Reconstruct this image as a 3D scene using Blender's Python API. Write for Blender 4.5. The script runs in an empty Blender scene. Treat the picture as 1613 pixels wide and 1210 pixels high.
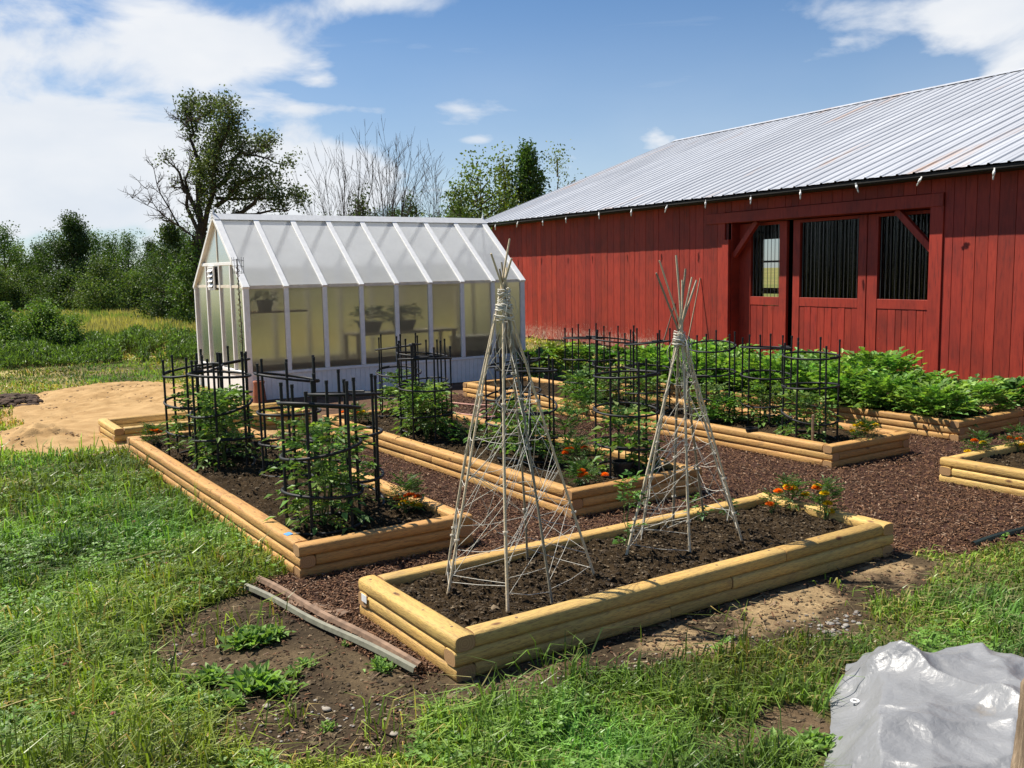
import bpy, math, random
import numpy as np
from mathutils import Matrix, Vector
rs = np.random.RandomState(7); random.seed(7)
SC = bpy.context.scene; COL = SC.collection
PI = math.pi; rad = math.radians
# ------------------------------------------------------------------ camera
CAM_H = 1.75; FPX, PITCH, ROLL, YAW = 1480.0, .1195, -.0185, .9875
PW, PH = 1613.0, 1210.0
fw = np.array([math.cos(YAW)*math.cos(PITCH), math.sin(YAW)*math.cos(PITCH), -math.sin(PITCH)])
rt = np.array([math.sin(YAW), -math.cos(YAW), 0.0]); up = np.cross(rt, fw)
_c, _s = math.cos(ROLL), math.sin(ROLL); rt, up = _c*rt+_s*up, -_s*rt+_c*up
CP = np.array([0, 0, CAM_H])
cam = bpy.data.cameras.new('camera'); camo = bpy.data.objects.new('camera', cam); COL.objects.link(camo)
cam.sensor_fit = 'HORIZONTAL'; cam.sensor_width = 36; cam.lens = FPX/PW*36; cam.clip_start = .05; cam.clip_end = 2500
camo.matrix_world = Matrix(((rt[0], up[0], -fw[0], 0), (rt[1], up[1], -fw[1], 0), (rt[2], up[2], -fw[2], CAM_H), (0, 0, 0, 1)))
SC.camera = camo
def ray(px, py): return fw+rt*(px-PW/2)/FPX-up*(py-PH/2)/FPX
def gp(px, py, z=0.0):                       # point of the ground (or a level z) measured from the photograph
    d = ray(px, py); return CP+d*((z-CAM_H)/d[2])
def far(px, dist, z=0.0):                    # point at a horizontal distance in the direction of column px
    d = ray(px, 440); h = np.array([d[0], d[1]]); h /= np.linalg.norm(h); return np.array([h[0]*dist, h[1]*dist, z])
# ------------------------------------------------------------------ light
SUN_EL = rad(56); SUN_AZ = math.atan2(.824, -.565)
sd = Vector((math.cos(SUN_AZ)*math.cos(SUN_EL), math.sin(SUN_AZ)*math.cos(SUN_EL), math.sin(SUN_EL)))
sl = bpy.data.lights.new('sun', 'SUN'); sl.energy = 5.0; sl.angle = rad(.53); sl.color = (1, .94, .83)
so = bpy.data.objects.new('sun', sl); COL.objects.link(so); so.rotation_euler = sd.to_track_quat('Z', 'Y').to_euler()
SC.view_settings.view_transform = 'Standard'; SC.view_settings.look = 'None'; SC.view_settings.exposure = .7; SC.view_settings.gamma = 1
W = bpy.data.worlds.new('World'); SC.world = W; W.use_nodes = True
nt = W.node_tree; nt.nodes.clear()
def N(t, **k):
    n = nt.nodes.new(t)
    for a, b in k.items(): setattr(n, a, b)
    return n
def MT(op, a, b=None, c=None):
    n = nt.nodes.new('ShaderNodeMath'); n.operation = op
    for i, v in enumerate((a, b, c)):
        if v is None: continue
        if isinstance(v, (int, float)): n.inputs[i].default_value = v
        else: nt.links.new(v, n.inputs[i])
    return n.outputs[0]
sky = N('ShaderNodeTexSky', sky_type='NISHITA'); sky.sun_disc = False; sky.sun_elevation = SUN_EL
sky.sun_rotation = math.atan2(sd.x, sd.y); sky.air_density = 1.0; sky.dust_density = .1; sky.ozone_density = 2.0
bg = N('ShaderNodeBackground'); bg.inputs[1].default_value = .057
tint = N('ShaderNodeMix', data_type='RGBA', blend_type='MULTIPLY'); tint.inputs[0].default_value = 1; nt.links.new(sky.outputs[0], tint.inputs[6]); tint.inputs[7].default_value = (.80, 1.0, 1.20, 1)
nt.links.new(tint.outputs[2], bg.inputs[0])
tc = N('ShaderNodeTexCoord'); sx = N('ShaderNodeSeparateXYZ'); nt.links.new(tc.outputs['Generated'], sx.inputs[0])
az = MT('ARCTAN2', sx.outputs[1], sx.outputs[0]); el = MT('ARCSINE', sx.outputs[2])
cmb = N('ShaderNodeCombineXYZ'); nt.links.new(MT('MULTIPLY', az, 1.0), cmb.inputs[0]); nt.links.new(MT('MULTIPLY', el, 2.0), cmb.inputs[1])
nz = N('ShaderNodeTexNoise'); nz.inputs['Scale'].default_value = 7; nz.inputs['Detail'].default_value = 8; nz.inputs['Roughness'].default_value = .55
nz.inputs['Distortion'].default_value = .35
nt.links.new(cmb.outputs[0], nz.inputs['Vector'])
nz2 = N('ShaderNodeTexNoise'); nz2.inputs['Scale'].default_value = 4.2; nz2.inputs['Detail'].default_value = 5
nt.links.new(cmb.outputs[0], nz2.inputs['Vector'])
blobs = [(150, 300, 360, 105, 1.0), (430, 300, 170, 75, .75), (640, 300, 160, 50, .55), (260, 45, 130, 38, .85), (345, 75, 60, 30, .7), (190, 112, 260, 42, .62),
         (40, 150, 180, 90, .36), (615, 0, 110, 26, 1.0), (515, 128, 34, 13, .8), (570, 172, 190, 13, .4), (748, 220, 46, 13, .85), (700, 195, 40, 8, .5),
         (910, 248, 110, 28, .6), (1036, 222, 34, 20, .6), (1540, 40, 120, 60, 1.0), (1400, 15, 140, 24, .6), (1180, 22, 60, 26, .4),
         (1590, 125, 60, 12, .5), (-300, 200, 400, 160, .8), (1900, 100, 220, 90, .8), (400, -260, 300, 90, .6), (1500, -350, 320, 120, .7)]
tot = None
for (bx, by, wx, wy, am) in blobs:
    d = ray(bx, by); a0 = math.atan2(d[1], d[0]); e0 = math.asin(d[2]/np.linalg.norm(d))
    u = MT('MULTIPLY', MT('SUBTRACT', az, a0), FPX/wx/1.06); v = MT('MULTIPLY', MT('SUBTRACT', el, e0), FPX/wy)
    q = MT('ADD', MT('MULTIPLY', u, u), MT('MULTIPLY', v, v))
    g = MT('MULTIPLY', MT('EXPONENT', MT('MULTIPLY', q, -1.0)), am)
    tot = g if tot is None else MT('ADD', tot, g)
tot = MT('MINIMUM', tot, 1.15)
den = MT('ADD', tot, MT('MULTIPLY', MT('SUBTRACT', nz.outputs[0], .5), 2.9))
nz3 = N('ShaderNodeTexNoise'); nz3.inputs['Scale'].default_value = 5; nz3.inputs['Detail'].default_value = 7; nz3.inputs['Distortion'].default_value = .8
cm3 = N('ShaderNodeCombineXYZ'); nt.links.new(MT('MULTIPLY', az, .8), cm3.inputs[0]); nt.links.new(MT('MULTIPLY', el, 5.0), cm3.inputs[1]); nt.links.new(cm3.outputs[0], nz3.inputs['Vector'])
ws = N('ShaderNodeMapRange', interpolation_type='SMOOTHSTEP'); ws.inputs[1].default_value = .52; ws.inputs[2].default_value = .80; ws.inputs[4].default_value = .26; nt.links.new(nz3.outputs[0], ws.inputs[0])
mr = N('ShaderNodeMapRange', interpolation_type='SMOOTHSTEP'); mr.inputs[1].default_value = .34; mr.inputs[2].default_value = 1.05; mr.inputs[4].default_value = .97
nt.links.new(den, mr.inputs[0])
lo = N('ShaderNodeMapRange', interpolation_type='SMOOTHSTEP'); lo.inputs[1].default_value = .30; lo.inputs[2].default_value = 0.0; lo.inputs[3].default_value = 0; lo.inputs[4].default_value = .40
nt.links.new(el, lo.inputs[0])
fac = MT('MAXIMUM', mr.outputs[0], MT('MAXIMUM', lo.outputs[0], ws.outputs[0]))
cr = N('ShaderNodeValToRGB'); cr.color_ramp.elements[0].position = .3; cr.color_ramp.elements[0].color = (.72, .79, .89, 1)
cr.color_ramp.elements[1].position = .62; cr.color_ramp.elements[1].color = (.93, .95, .98, 1)
nt.links.new(nz2.outputs[0], cr.inputs[0])
bg2 = N('ShaderNodeBackground'); bg2.inputs[1].default_value = .60; nt.links.new(cr.outputs[0], bg2.inputs[0])
mx = N('ShaderNodeMixShader'); nt.links.new(fac, mx.inputs[0]); nt.links.new(bg.outputs[0], mx.inputs[1]); nt.links.new(bg2.outputs[0], mx.inputs[2])
ow = N('ShaderNodeOutputWorld'); nt.links.new(mx.outputs[0], ow.inputs[0])
SC.cycles.max_bounces = 8; SC.cycles.transparent_max_bounces = 16; SC.cycles.caustics_reflective = False; SC.cycles.caustics_refractive = False
# ------------------------------------------------------------------ mesh tools
class MB:
    def __init__(s): s.v = []; s.c = []; s.q = []; s.t = []; s.qm = []; s.tm = []; s.n = 0
    def add(s, V, quads=None, tris=None, col=(1, 1, 1), mi=0):
        V = np.asarray(V, float).reshape(-1, 3); c = np.asarray(col, float)
        if c.ndim == 1: c = np.tile(c, (len(V), 1))
        s.v.append(V); s.c.append(c)
        if quads is not None and len(quads): q = np.asarray(quads, int).reshape(-1, 4)+s.n; s.q.append(q); s.qm.append(np.full(len(q), mi))
        if tris is not None and len(tris): t = np.asarray(tris, int).reshape(-1, 3)+s.n; s.t.append(t); s.tm.append(np.full(len(t), mi))
        s.n += len(V)
    def mesh(s, name, mats, smooth=False):
        me = bpy.data.meshes.new(name)
        V = np.concatenate(s.v); Cc = np.concatenate(s.c)
        q = np.concatenate(s.q) if s.q else np.zeros((0, 4), int); t = np.concatenate(s.t) if s.t else np.zeros((0, 3), int)
        me.vertices.add(len(V)); me.vertices.foreach_set('co', V.astype(np.float32).ravel())
        lv = np.concatenate([q.ravel(), t.ravel()]).astype(np.int32)
        me.loops.add(len(lv)); me.loops.foreach_set('vertex_index', lv)
        me.polygons.add(len(q)+len(t))
        st = np.concatenate([np.arange(len(q))*4, len(q)*4+np.arange(len(t))*3]).astype(np.int32)
        me.polygons.foreach_set('loop_start', st)
        me.polygons.foreach_set('material_index', np.concatenate((s.qm if s.q else [])+(s.tm if s.t else [])).astype(np.int32))
        me.polygons.foreach_set('use_smooth', np.full(len(q)+len(t), bool(smooth)))
        a = me.color_attributes.new('Col', 'FLOAT_COLOR', 'POINT')
        a.data.foreach_set('color', np.concatenate([Cc, np.ones((len(Cc), 1))], 1).astype(np.float32).ravel())
        for m in (mats if isinstance(mats, (list, tuple)) else [mats]): me.materials.append(m)
        me.update(calc_edges=True); me.validate()
        return me
    def build(s, name, mats, parent=None, smooth=False, loc=None, rz=0):
        o = bpy.data.objects.new(name, s.mesh(name, mats, smooth)); COL.objects.link(o)
        if parent is not None: o.parent = parent
        if loc is not None: o.location = loc
        o.rotation_euler.z = rz
        return o
    def box(s, a, b, col=(1, 1, 1), mi=0, R=None, o=(0, 0, 0), bev=0.0):
        a = np.array(a, float); b = np.array(b, float)
        if bev <= 0:
            V = np.array([[x, y, z] for z in (a[2], b[2]) for y in (a[1], b[1]) for x in (a[0], b[0])])
            Q = [(0, 2, 3, 1), (4, 5, 7, 6), (0, 1, 5, 4), (2, 6, 7, 3), (0, 4, 6, 2), (1, 3, 7, 5)]
            T = None
        else:
            V = []; idx = {}
            for sx_ in (0, 1):
                for sy in (0, 1):
                    for sz in (0, 1):
                        p = [(a, b)[sx_][0], (a, b)[sy][1], (a, b)[sz][2]]; d = [bev*(1-2*sx_), bev*(1-2*sy), bev*(1-2*sz)]
                        for k in range(3):
                            w = list(p)
                            for j in range(3):
                                if j != k: w[j] += d[j]
                            idx[(sx_, sy, sz, k)] = len(V); V.append(w)
            Q = []; T = []
            def f(*l): return [idx[i] for i in l]
            for k in range(3):
                j, m = (k+1) % 3, (k+2) % 3
                for sde in (0, 1):
                    def kk(u, v):
                        t = [0, 0, 0]; t[k] = sde; t[j] = u; t[m] = v; return (t[0], t[1], t[2], k)
                    l = f(kk(0, 0), kk(1, 0), kk(1, 1), kk(0, 1)); Q.append(l if sde else l[::-1])
                for u in (0, 1):
                    for v in (0, 1):
                        def e(w, ax):
                            t = [0, 0, 0]; t[k] = w; t[j] = u; t[m] = v; return (t[0], t[1], t[2], ax)
                        l = f(e(0, j), e(1, j), e(1, m), e(0, m)); Q.append(l if u == v else l[::-1])
            for sx_ in (0, 1):
                for sy in (0, 1):
                    for sz in (0, 1):
                        l = f(*[(sx_, sy, sz, k) for k in range(3)]); T.append(l if (sx_+sy+sz) % 2 else l[::-1])
            V = np.array(V)
        if R is not None: V = V@np.array(R).T
        s.add(V+np.array(o), Q, T, col, mi)
    def segs(s, P0, P1, r0, r1, k=5, col=(1, 1, 1), mi=0):
        P0 = np.asarray(P0, float).reshape(-1, 3); P1 = np.asarray(P1, float).reshape(-1, 3); n = len(P0)
        r0 = np.broadcast_to(r0, n); r1 = np.broadcast_to(r1, n)
        D = P1-P0; D /= np.linalg.norm(D, axis=1)[:, None]+1e-9
        A = np.where(np.abs(D[:, 2:3]) > .9, np.array([[1., 0, 0]]), np.array([[0, 0, 1.]])); U = np.cross(D, A); U /= np.linalg.norm(U, axis=1)[:, None]; Wv = np.cross(D, U)
        th = np.arange(k)*2*PI/k; cs = np.cos(th)[None, :, None]; sn = np.sin(th)[None, :, None]
        ring = U[:, None]*cs+Wv[:, None]*sn
        V = np.stack([P0[:, None]+ring*r0[:, None, None], P1[:, None]+ring*r1[:, None, None]], 1).reshape(-1, 3)
        i = np.arange(k); q = np.stack([i, (i+1) % k, (i+1) % k+k, i+k], 1)
        Q = (q[None]+(np.arange(n)*2*k)[:, None, None]).reshape(-1, 4)
        c = np.asarray(col, float)
        if c.ndim == 2: c = np.repeat(c, 2*k, 0)
        s.add(V, Q, None, c, mi)
    def tube(s, pts, r, k=8, col=(1, 1, 1), mi=0, closed=False, cap=True):
        P = np.asarray(pts, float); n = len(P); r = np.broadcast_to(r, n)
        T = np.roll(P, -1, 0)-np.roll(P, 1, 0) if closed else np.gradient(P, axis=0)
        T /= np.linalg.norm(T, axis=1)[:, None]+1e-9
        ref = np.array([0, 0, 1.]) if abs(T[:, 2]).mean() < .7 else np.array([1., .2, 0])
        U = np.cross(T, ref); U /= np.linalg.norm(U, axis=1)[:, None]+1e-9; Wv = np.cross(T, U)
        th = np.arange(k)*2*PI/k
        V = (P[:, None]+(U[:, None]*np.cos(th)[None, :, None]+Wv[:, None]*np.sin(th)[None, :, None])*r[:, None, None]).reshape(-1, 3)
        Q = []
        for i in range(n if closed else n-1):
            j = (i+1) % n
            for a in range(k): b = (a+1) % k; Q.append((i*k+a, i*k+b, j*k+b, j*k+a))
        s.add(V, Q, None, col, mi)
        if cap and not closed:
            for e, fl in ((0, 1), (n-1, -1)):
                s.add(np.vstack([P[e][None], V[e*k:(e+1)*k]]), None, [(0, (a+1) % k+1, a+1)[::fl] for a in range(k)], col, mi)
    def lathe(s, prof, k=24, col=(1, 1, 1), mi=0, o=(0, 0, 0)):
        th = np.arange(k)*2*PI/k; V = []
        for (r, z) in prof: V += [(r*math.cos(t), r*math.sin(t), z) for t in th]
        Q = [(i*k+a, i*k+(a+1) % k, (i+1)*k+(a+1) % k, (i+1)*k+a) for i in range(len(prof)-1) for a in range(k)]
        s.add(np.array(V)+np.array(o), Q, None, col, mi)
    def leaves(s, P, D, Nn, L, Wd, col, fold=.12, mid=.42, droop=0.0):
        P = np.asarray(P, float); n = len(P)
        D = D/(np.linalg.norm(D, axis=1)[:, None]+1e-9); S = np.cross(D, Nn); S /= np.linalg.norm(S, axis=1)[:, None]+1e-9; Nn = np.cross(S, D)
        L = np.broadcast_to(L, n)[:, None]; Wd = np.broadcast_to(Wd, n)[:, None]
        m = P+D*L*mid; f = Nn*Wd*fold*2
        tip = P+D*L; tip = tip-np.array([0, 0, 1.])*L*droop
        V = np.stack([P, m+S*Wd/2+f, tip, m-S*Wd/2+f], 1).reshape(-1, 3)
        Q = np.array([[0, 1, 2, 3]])+(np.arange(n)*4)[:, None]
        c = np.asarray(col, float)
        if c.ndim == 2: c = np.repeat(c, 4, 0)
        s.add(V, Q, None, c)
def unit(n): v = rs.normal(size=(n, 3)); return v/np.linalg.norm(v, axis=1)[:, None]
_tab = rs.rand(256, 256)
def vn(x, y, f):
    x = np.asarray(x)*f; y = np.asarray(y)*f; xi = np.floor(x).astype(int); yi = np.floor(y).astype(int); a = x-xi; b = y-yi
    a = a*a*(3-2*a); b = b*b*(3-2*b); g = lambda i, j: _tab[i % 256, j % 256]
    return (g(xi, yi)*(1-a)+g(xi+1, yi)*a)*(1-b)+(g(xi, yi+1)*(1-a)+g(xi+1, yi+1)*a)*b
def fbm(x, y, f, o=4, g=.5):
    s = 0; a = 1; t = 0
    for i in range(o): s = s+a*vn(x+i*17.3, y-i*9.1, f); t += a; a *= g; f *= 2.03
    return s/t
def pip(x, y, poly):
    r = np.zeros(np.shape(x), bool); n = len(poly)
    for i in range(n):
        x0, y0 = poly[i][:2]; x1, y1 = poly[(i+1) % n][:2]
        c = ((y0 > y) != (y1 > y)) & (x < (x1-x0)*(y-y0)/((y1-y0) if y1 != y0 else 1e-9)+x0); r ^= c
    return r
def tag(o, label=None, cat=None, group=None, kind=None):
    if label: o['label'] = label
    if cat: o['category'] = cat
    if group: o['group'] = group
    if kind: o['kind'] = kind
    return o
def thing(name, label, cat, loc=(0, 0, 0), rz=0, group=None):
    o = bpy.data.objects.new(name, None); COL.objects.link(o); o.location = loc; o.rotation_euler = (0, 0, rz); o.empty_display_size = .1
    return tag(o, label, cat, group)
def dup(o, parent=None, top=True):
    c = o.copy(); COL.objects.link(c)
    if not top: c.parent = parent
    for ch in [x for x in COL.objects if x.parent == o]: dup(ch, c, False)
    return c
# ------------------------------------------------------------------ materials
def mat(name, build):
    m = bpy.data.materials.new(name); m.use_nodes = True; t = m.node_tree; b = t.nodes['Principled BSDF']
    build(t, b, t.links.new); return m
def nd(t, ty, **k):
    n = t.nodes.new(ty)
    for a, b in k.items():
        if a[0] == '_': n.inputs[a[1:]].default_value = b
        else: setattr(n, a, b)
    return n
def ramp(t, src, stops):
    r = t.nodes.new('ShaderNodeValToRGB'); e = r.color_ramp.elements
    while len(e) < len(stops): e.new(.5)
    for i, (p, c) in enumerate(stops): e[i].position = p; e[i].color = (*c, 1)
    t.links.new(src, r.inputs[0]); return r.outputs[0]
def mixc(t, f, a, b, mode='MIX'):
    m = t.nodes.new('ShaderNodeMix'); m.data_type = 'RGBA'; m.blend_type = mode
    for i, v in ((0, f), (6, a), (7, b)):
        if isinstance(v, (int, float)): m.inputs[i].default_value = v
        elif isinstance(v, tuple): m.inputs[i].default_value = (*v, 1)
        else: t.links.new(v, m.inputs[i])
    return m.outputs[2]
def coords(t, scale=(1, 1, 1), kind='Object', rnd=True):
    c = nd(t, 'ShaderNodeTexCoord'); mp = nd(t, 'ShaderNodeMapping'); mp.inputs['Scale'].default_value = scale
    if rnd:
        oi = nd(t, 'ShaderNodeObjectInfo'); ml = nd(t, 'ShaderNodeMath', operation='MULTIPLY'); ml.inputs[1].default_value = 37.0
        t.links.new(oi.outputs['Random'], ml.inputs[0]); ad = nd(t, 'ShaderNodeVectorMath', operation='ADD')
        t.links.new(c.outputs[kind], ad.inputs[0]); t.links.new(ml.outputs[0], ad.inputs[1]); t.links.new(ad.outputs[0], mp.inputs[0])
    else: t.links.new(c.outputs[kind], mp.inputs[0])
    return mp.outputs[0]
def noise(t, v, sc, det=4, ro=.5, dist=0):
    n = nd(t, 'ShaderNodeTexNoise'); n.inputs['Scale'].default_value = sc; n.inputs['Detail'].default_value = det; n.inputs['Roughness'].default_value = ro; n.inputs['Distortion'].default_value = dist
    t.links.new(v, n.inputs['Vector']); return n.outputs[0]
def bump(t, b, h, st, d=.01):
    n = nd(t, 'ShaderNodeBump'); n.inputs['Strength'].default_value = st; n.inputs['Distance'].default_value = d; t.links.new(h, n.inputs['Height']); t.links.new(n.outputs[0], b.inputs['Normal'])
def simple(name, col, rough=.6, metal=0, nscale=20, var=.15, bst=.0, spec=.4):
    def f(t, b, l):
        v = coords(t); n = noise(t, v, nscale, 5)
        c = ramp(t, n, [(.3, tuple(x*(1-var) for x in col)), (.7, tuple(min(1, x*(1+var)) for x in col))]); l(c, b.inputs['Base Color'])
        b.inputs['Roughness'].default_value = rough; b.inputs['Metallic'].default_value = metal; b.inputs['Specular IOR Level'].default_value = spec
        if bst: bump(t, b, n, bst)
    return mat(name, f)
def timber(name, c1, c2, green):
    def f(t, b, l):
        v = coords(t, (1.2, 14, 14)); n = noise(t, v, 3.2, 8, .62, .5); v2 = coords(t, (1, 1, 1)); n2 = noise(t, v2, 2.2, 4); n3 = noise(t, coords(t, (6, 60, 60)), 4, 4, .6)
        c = ramp(t, n, [(.30, c2), (.46, c1), (.62, tuple(min(1, x*1.12) for x in c1)), (.78, tuple(x*.86 for x in c1))])
        g = ramp(t, n2, [(.45, (0, 0, 0)), (.62, (1, 1, 1))]); gm = nd(t, 'ShaderNodeMath', operation='MULTIPLY'); l(g, gm.inputs[0]); gm.inputs[1].default_value = .55
        c = mixc(t, gm.outputs[0], c, green)
        vo = nd(t, 'ShaderNodeTexVoronoi'); vo.inputs['Scale'].default_value = 3.4; l(coords(t, (1, 2.2, 2.2)), vo.inputs['Vector'])
        k = ramp(t, vo.outputs['Distance'], [(.05, (1, 1, 1)), (.12, (0, 0, 0))]); c = mixc(t, k, c, (.16, .075, .03))
        k2 = ramp(t, n3, [(.38, (1, 1, 1)), (.50, (0, 0, 0))]); km = nd(t, 'ShaderNodeMath', operation='MULTIPLY'); l(k2, km.inputs[0]); km.inputs[1].default_value = .6
        c = mixc(t, km.outputs[0], c, (.25, .14, .07))
        oi = nd(t, 'ShaderNodeObjectInfo'); c = mixc(t, 1.0, c, ramp(t, oi.outputs['Random'], [(0, (.74, .68, .62)), (.3, (1, .98, .9)), (.6, (.9, .84, .8)), (1, (1.1, 1.1, 1.05))]), 'MULTIPLY')
        g2 = noise(t, coords(t, (2.0, 5, 5)), 2.4, 6, .7); c = mixc(t, ramp(t, g2, [(.56, (0, 0, 0)), (.74, (.55, .55, .55))]), c, (.20, .12, .06))
        l(c, b.inputs['Base Color']); b.inputs['Roughness'].default_value = .62; b.inputs['Specular IOR Level'].default_value = .3
        bump(t, b, n3, .6, .006)
    return mat(name, f)
M = {}
M['timA'] = timber('pine_timber', (.56, .315, .105), (.32, .15, .045), (.50, .32, .11))
M['timD'] = timber('fresh_pine_timber', (.60, .385, .12), (.36, .20, .06), (.48, .36, .13))
def endg(t, b, l):
    w = nd(t, 'ShaderNodeTexWave', wave_type='RINGS', rings_direction='X'); w.inputs['Scale'].default_value = 26; w.inputs['Distortion'].default_value = 3
    l(coords(t, rnd=False), w.inputs['Vector']); c = ramp(t, w.outputs['Fac'], [(0, (.34, .185, .075)), (1, (.42, .245, .105))]); l(c, b.inputs['Base Color']); b.inputs['Roughness'].default_value = .8
M['end'] = mat('timber_end_grain', endg)
def vcol(name, rough=.6, trans=.0, spec=.3, gain=1.0, bst=0, bs=90):
    def f(t, b, l):
        a = nd(t, 'ShaderNodeAttribute', attribute_name='Col'); c = a.outputs['Color']
        if gain != 1.0: c = mixc(t, 1.0, c, (gain, gain, gain), 'MULTIPLY')
        l(c, b.inputs['Base Color']); b.inputs['Roughness'].default_value = rough; b.inputs['Specular IOR Level'].default_value = spec
        if trans:
            tr = nd(t, 'ShaderNodeBsdfTranslucent'); l(mixc(t, 1.0, c, (1.25, 1.35, .55), 'MULTIPLY'), tr.inputs[0]); ms = nd(t, 'ShaderNodeMixShader'); ms.inputs[0].default_value = trans
            l(b.outputs[0], ms.inputs[1]); l(tr.outputs[0], ms.inputs[2]); l(ms.outputs[0], t.nodes['Material Output'].inputs[0])
        if bst: bump(t, b, noise(t, coords(t), bs, 6, .65), bst, .012)
    return mat(name, f)
M['leaf'] = vcol('leaf', .5, .34, .35); M['grass'] = vcol('grass_blade', .42, .32, .5); M['tleaf'] = vcol('tree_leaf', .55, .28, .3); M['petal'] = vcol('petal', .6, .3, .2)
M['bark'] = vcol('bark', .9, 0, .1, 1, .5, 25); M['chip'] = vcol('bark_chip', .75, 0, .3, 1, .5, 120)
def groundf(t, b, l):
    a = nd(t, 'ShaderNodeAttribute', attribute_name='Col'); v = coords(t, rnd=False); n = noise(t, v, 9, 8, .65); n1 = noise(t, v, 70, 5, .7)
    c = mixc(t, 1.0, a.outputs['Color'], ramp(t, n, [(.25, (.62, .6, .58)), (.75, (1.35, 1.35, 1.35))]), 'MULTIPLY')
    c = mixc(t, 1.0, c, ramp(t, n1, [(.3, (.6, .6, .6)), (.7, (1.3, 1.3, 1.3))]), 'MULTIPLY')
    l(c, b.inputs['Base Color']); b.inputs['Roughness'].default_value = .95; b.inputs['Specular IOR Level'].default_value = .15; bump(t, b, n1, .8, .012)
M['ground'] = mat('ground_earth', groundf)
def soilf(t, b, l):
    v = coords(t, rnd=False); n = noise(t, v, 6, 8, .7); n1 = noise(t, v, 75, 6, .75)
    c = ramp(t, n, [(.3, (.032, .021, .011)), (.55, (.052, .035, .018)), (.75, (.08, .054, .028))])
    c = mixc(t, 1.0, c, ramp(t, n1, [(.3, (.5, .5, .5)), (.62, (1.15, 1.1, 1.05)), (.74, (2.0, 1.8, 1.5))]), 'MULTIPLY')
    l(c, b.inputs['Base Color']); b.inputs['Roughness'].default_value = .95; b.inputs['Specular IOR Level'].default_value = .1; bump(t, b, n1, 1.0, .015)
M['soil'] = mat('bed_soil', soilf)
M['sand'] = vcol('sand', .95, 0, .1, 1, .7, 60)
def redf(t, b, l):
    a = nd(t, 'ShaderNodeAttribute', attribute_name='Col'); v = coords(t, (1, 9, 1.1), rnd=False); n = noise(t, v, 3.0, 8, .65, .3); n2 = noise(t, coords(t, rnd=False), 1.6, 5, .6); n3 = noise(t, coords(t, (1, 40, 2.5), rnd=False), 3, 4, .7)
    c = ramp(t, n, [(.28, (.13, .016, .009)), (.46, (.285, .027, .013)), (.72, (.35, .039, .018))])
    c = mixc(t, ramp(t, n2, [(.46, (0, 0, 0)), (.70, (.5, .5, .5))]), c, (.11, .016, .011))
    c = mixc(t, 1.0, c, a.outputs['Color'], 'MULTIPLY')
    # paint worn off near the foot of the far end of the wall
    tc_ = nd(t, 'ShaderNodeTexCoord'); sp = nd(t, 'ShaderNodeSeparateXYZ'); l(tc_.outputs['Object'], sp.inputs[0])
    zr = nd(t, 'ShaderNodeMapRange'); zr.inputs[1].default_value = .66; zr.inputs[2].default_value = .25; l(sp.outputs[2], zr.inputs[0])
    yr = nd(t, 'ShaderNodeMapRange'); yr.inputs[1].default_value = 6.8; yr.inputs[2].default_value = 8.2; l(sp.outputs[1], yr.inputs[0])
    w = nd(t, 'ShaderNodeMath', operation='MULTIPLY'); l(zr.outputs[0], w.inputs[0]); l(yr.outputs[0], w.inputs[1])
    w2 = nd(t, 'ShaderNodeMath', operation='MULTIPLY_ADD'); l(w.outputs[0], w2.inputs[0]); w2.inputs[1].default_value = .19; l(n3, w2.inputs[2])
    c = mixc(t, ramp(t, w2.outputs[0], [(.73, (0, 0, 0)), (.76, (1, 1, 1))]), c, (.55, .47, .36))
    l(c, b.inputs['Base Color']); b.inputs['Roughness'].default_value = .6; b.inputs['Specular IOR Level'].default_value = .35; bump(t, b, n3, .35, .006)
M['red'] = mat('weathered_red_paint', redf)
def rooff(t, b, l):
    v = coords(t, (1, 1, 1), rnd=False); n = noise(t, coords(t, (.35, 2.2, .35), rnd=False), 1.3, 7, .6); n2 = noise(t, coords(t, (.55, 2.6, .55), rnd=False), .42, 5, .7)
    pid = nd(t, 'ShaderNodeAttribute', attribute_name='Col')
    c = ramp(t, n, [(.3, (.34, .355, .39)), (.6, (.44, .455, .49)), (.8, (.50, .51, .54))]); c = mixc(t, 1.0, c, pid.outputs['Color'], 'MULTIPLY')
    c = mixc(t, ramp(t, n2, [(.60, (0, 0, 0)), (.66, (.35, .35, .35)), (.72, (.8, .8, .8))]), c, (.42, .24, .13))
    l(c, b.inputs['Base Color']); b.inputs['Roughness'].default_value = .5; b.inputs['Metallic'].default_value = .0; bump(t, b, noise(t, v, 3, 3), .08, .02)
M['roof'] = mat('galvanised_roof', rooff)
M['white'] = simple('white_paint', (.80, .79, .77), .5, 0, 14, .06)
M['cream'] = simple('aged_white_paint', (.68, .61, .50), .6, 0, 10, .12)
M['black'] = simple('black_plastic', (.009, .009, .009), .6, 0, 40, .3)
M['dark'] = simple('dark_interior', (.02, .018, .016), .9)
M['bars'] = simple('grey_steel_bar', (.09, .09, .09), .45, .6)
M['terra'] = simple('terracotta', (.30, .11, .06), .8, 0, 12, .25, .3)
M['rust'] = simple('rusty_steel', (.22, .14, .09), .85, .0, 18, .35, .4)
M['greenmet'] = simple('green_painted_metal', (.16, .155, .11), .6, .05, 18, .3, .2)
M['dgreen'] = simple('dark_green_metal', (.035, .05, .04), .4, .4, 18, .3)
M['hose'] = simple('faded_rubber_hose', (.42, .20, .15), .6)
M['bamboo'] = vcol('bamboo_cane', .55, 0, .35, 1, .3, 60)
M['twine'] = simple('white_twine', (.58, .55, .47), .9, 0, 60, .12)
M['log'] = simple('weathered_post', (.30, .20, .12), .85, 0, 8, .5, .8)
M['blue'] = simple('blue_sticker', (.10, .30, .62), .5, 0, 90, .1)
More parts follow.
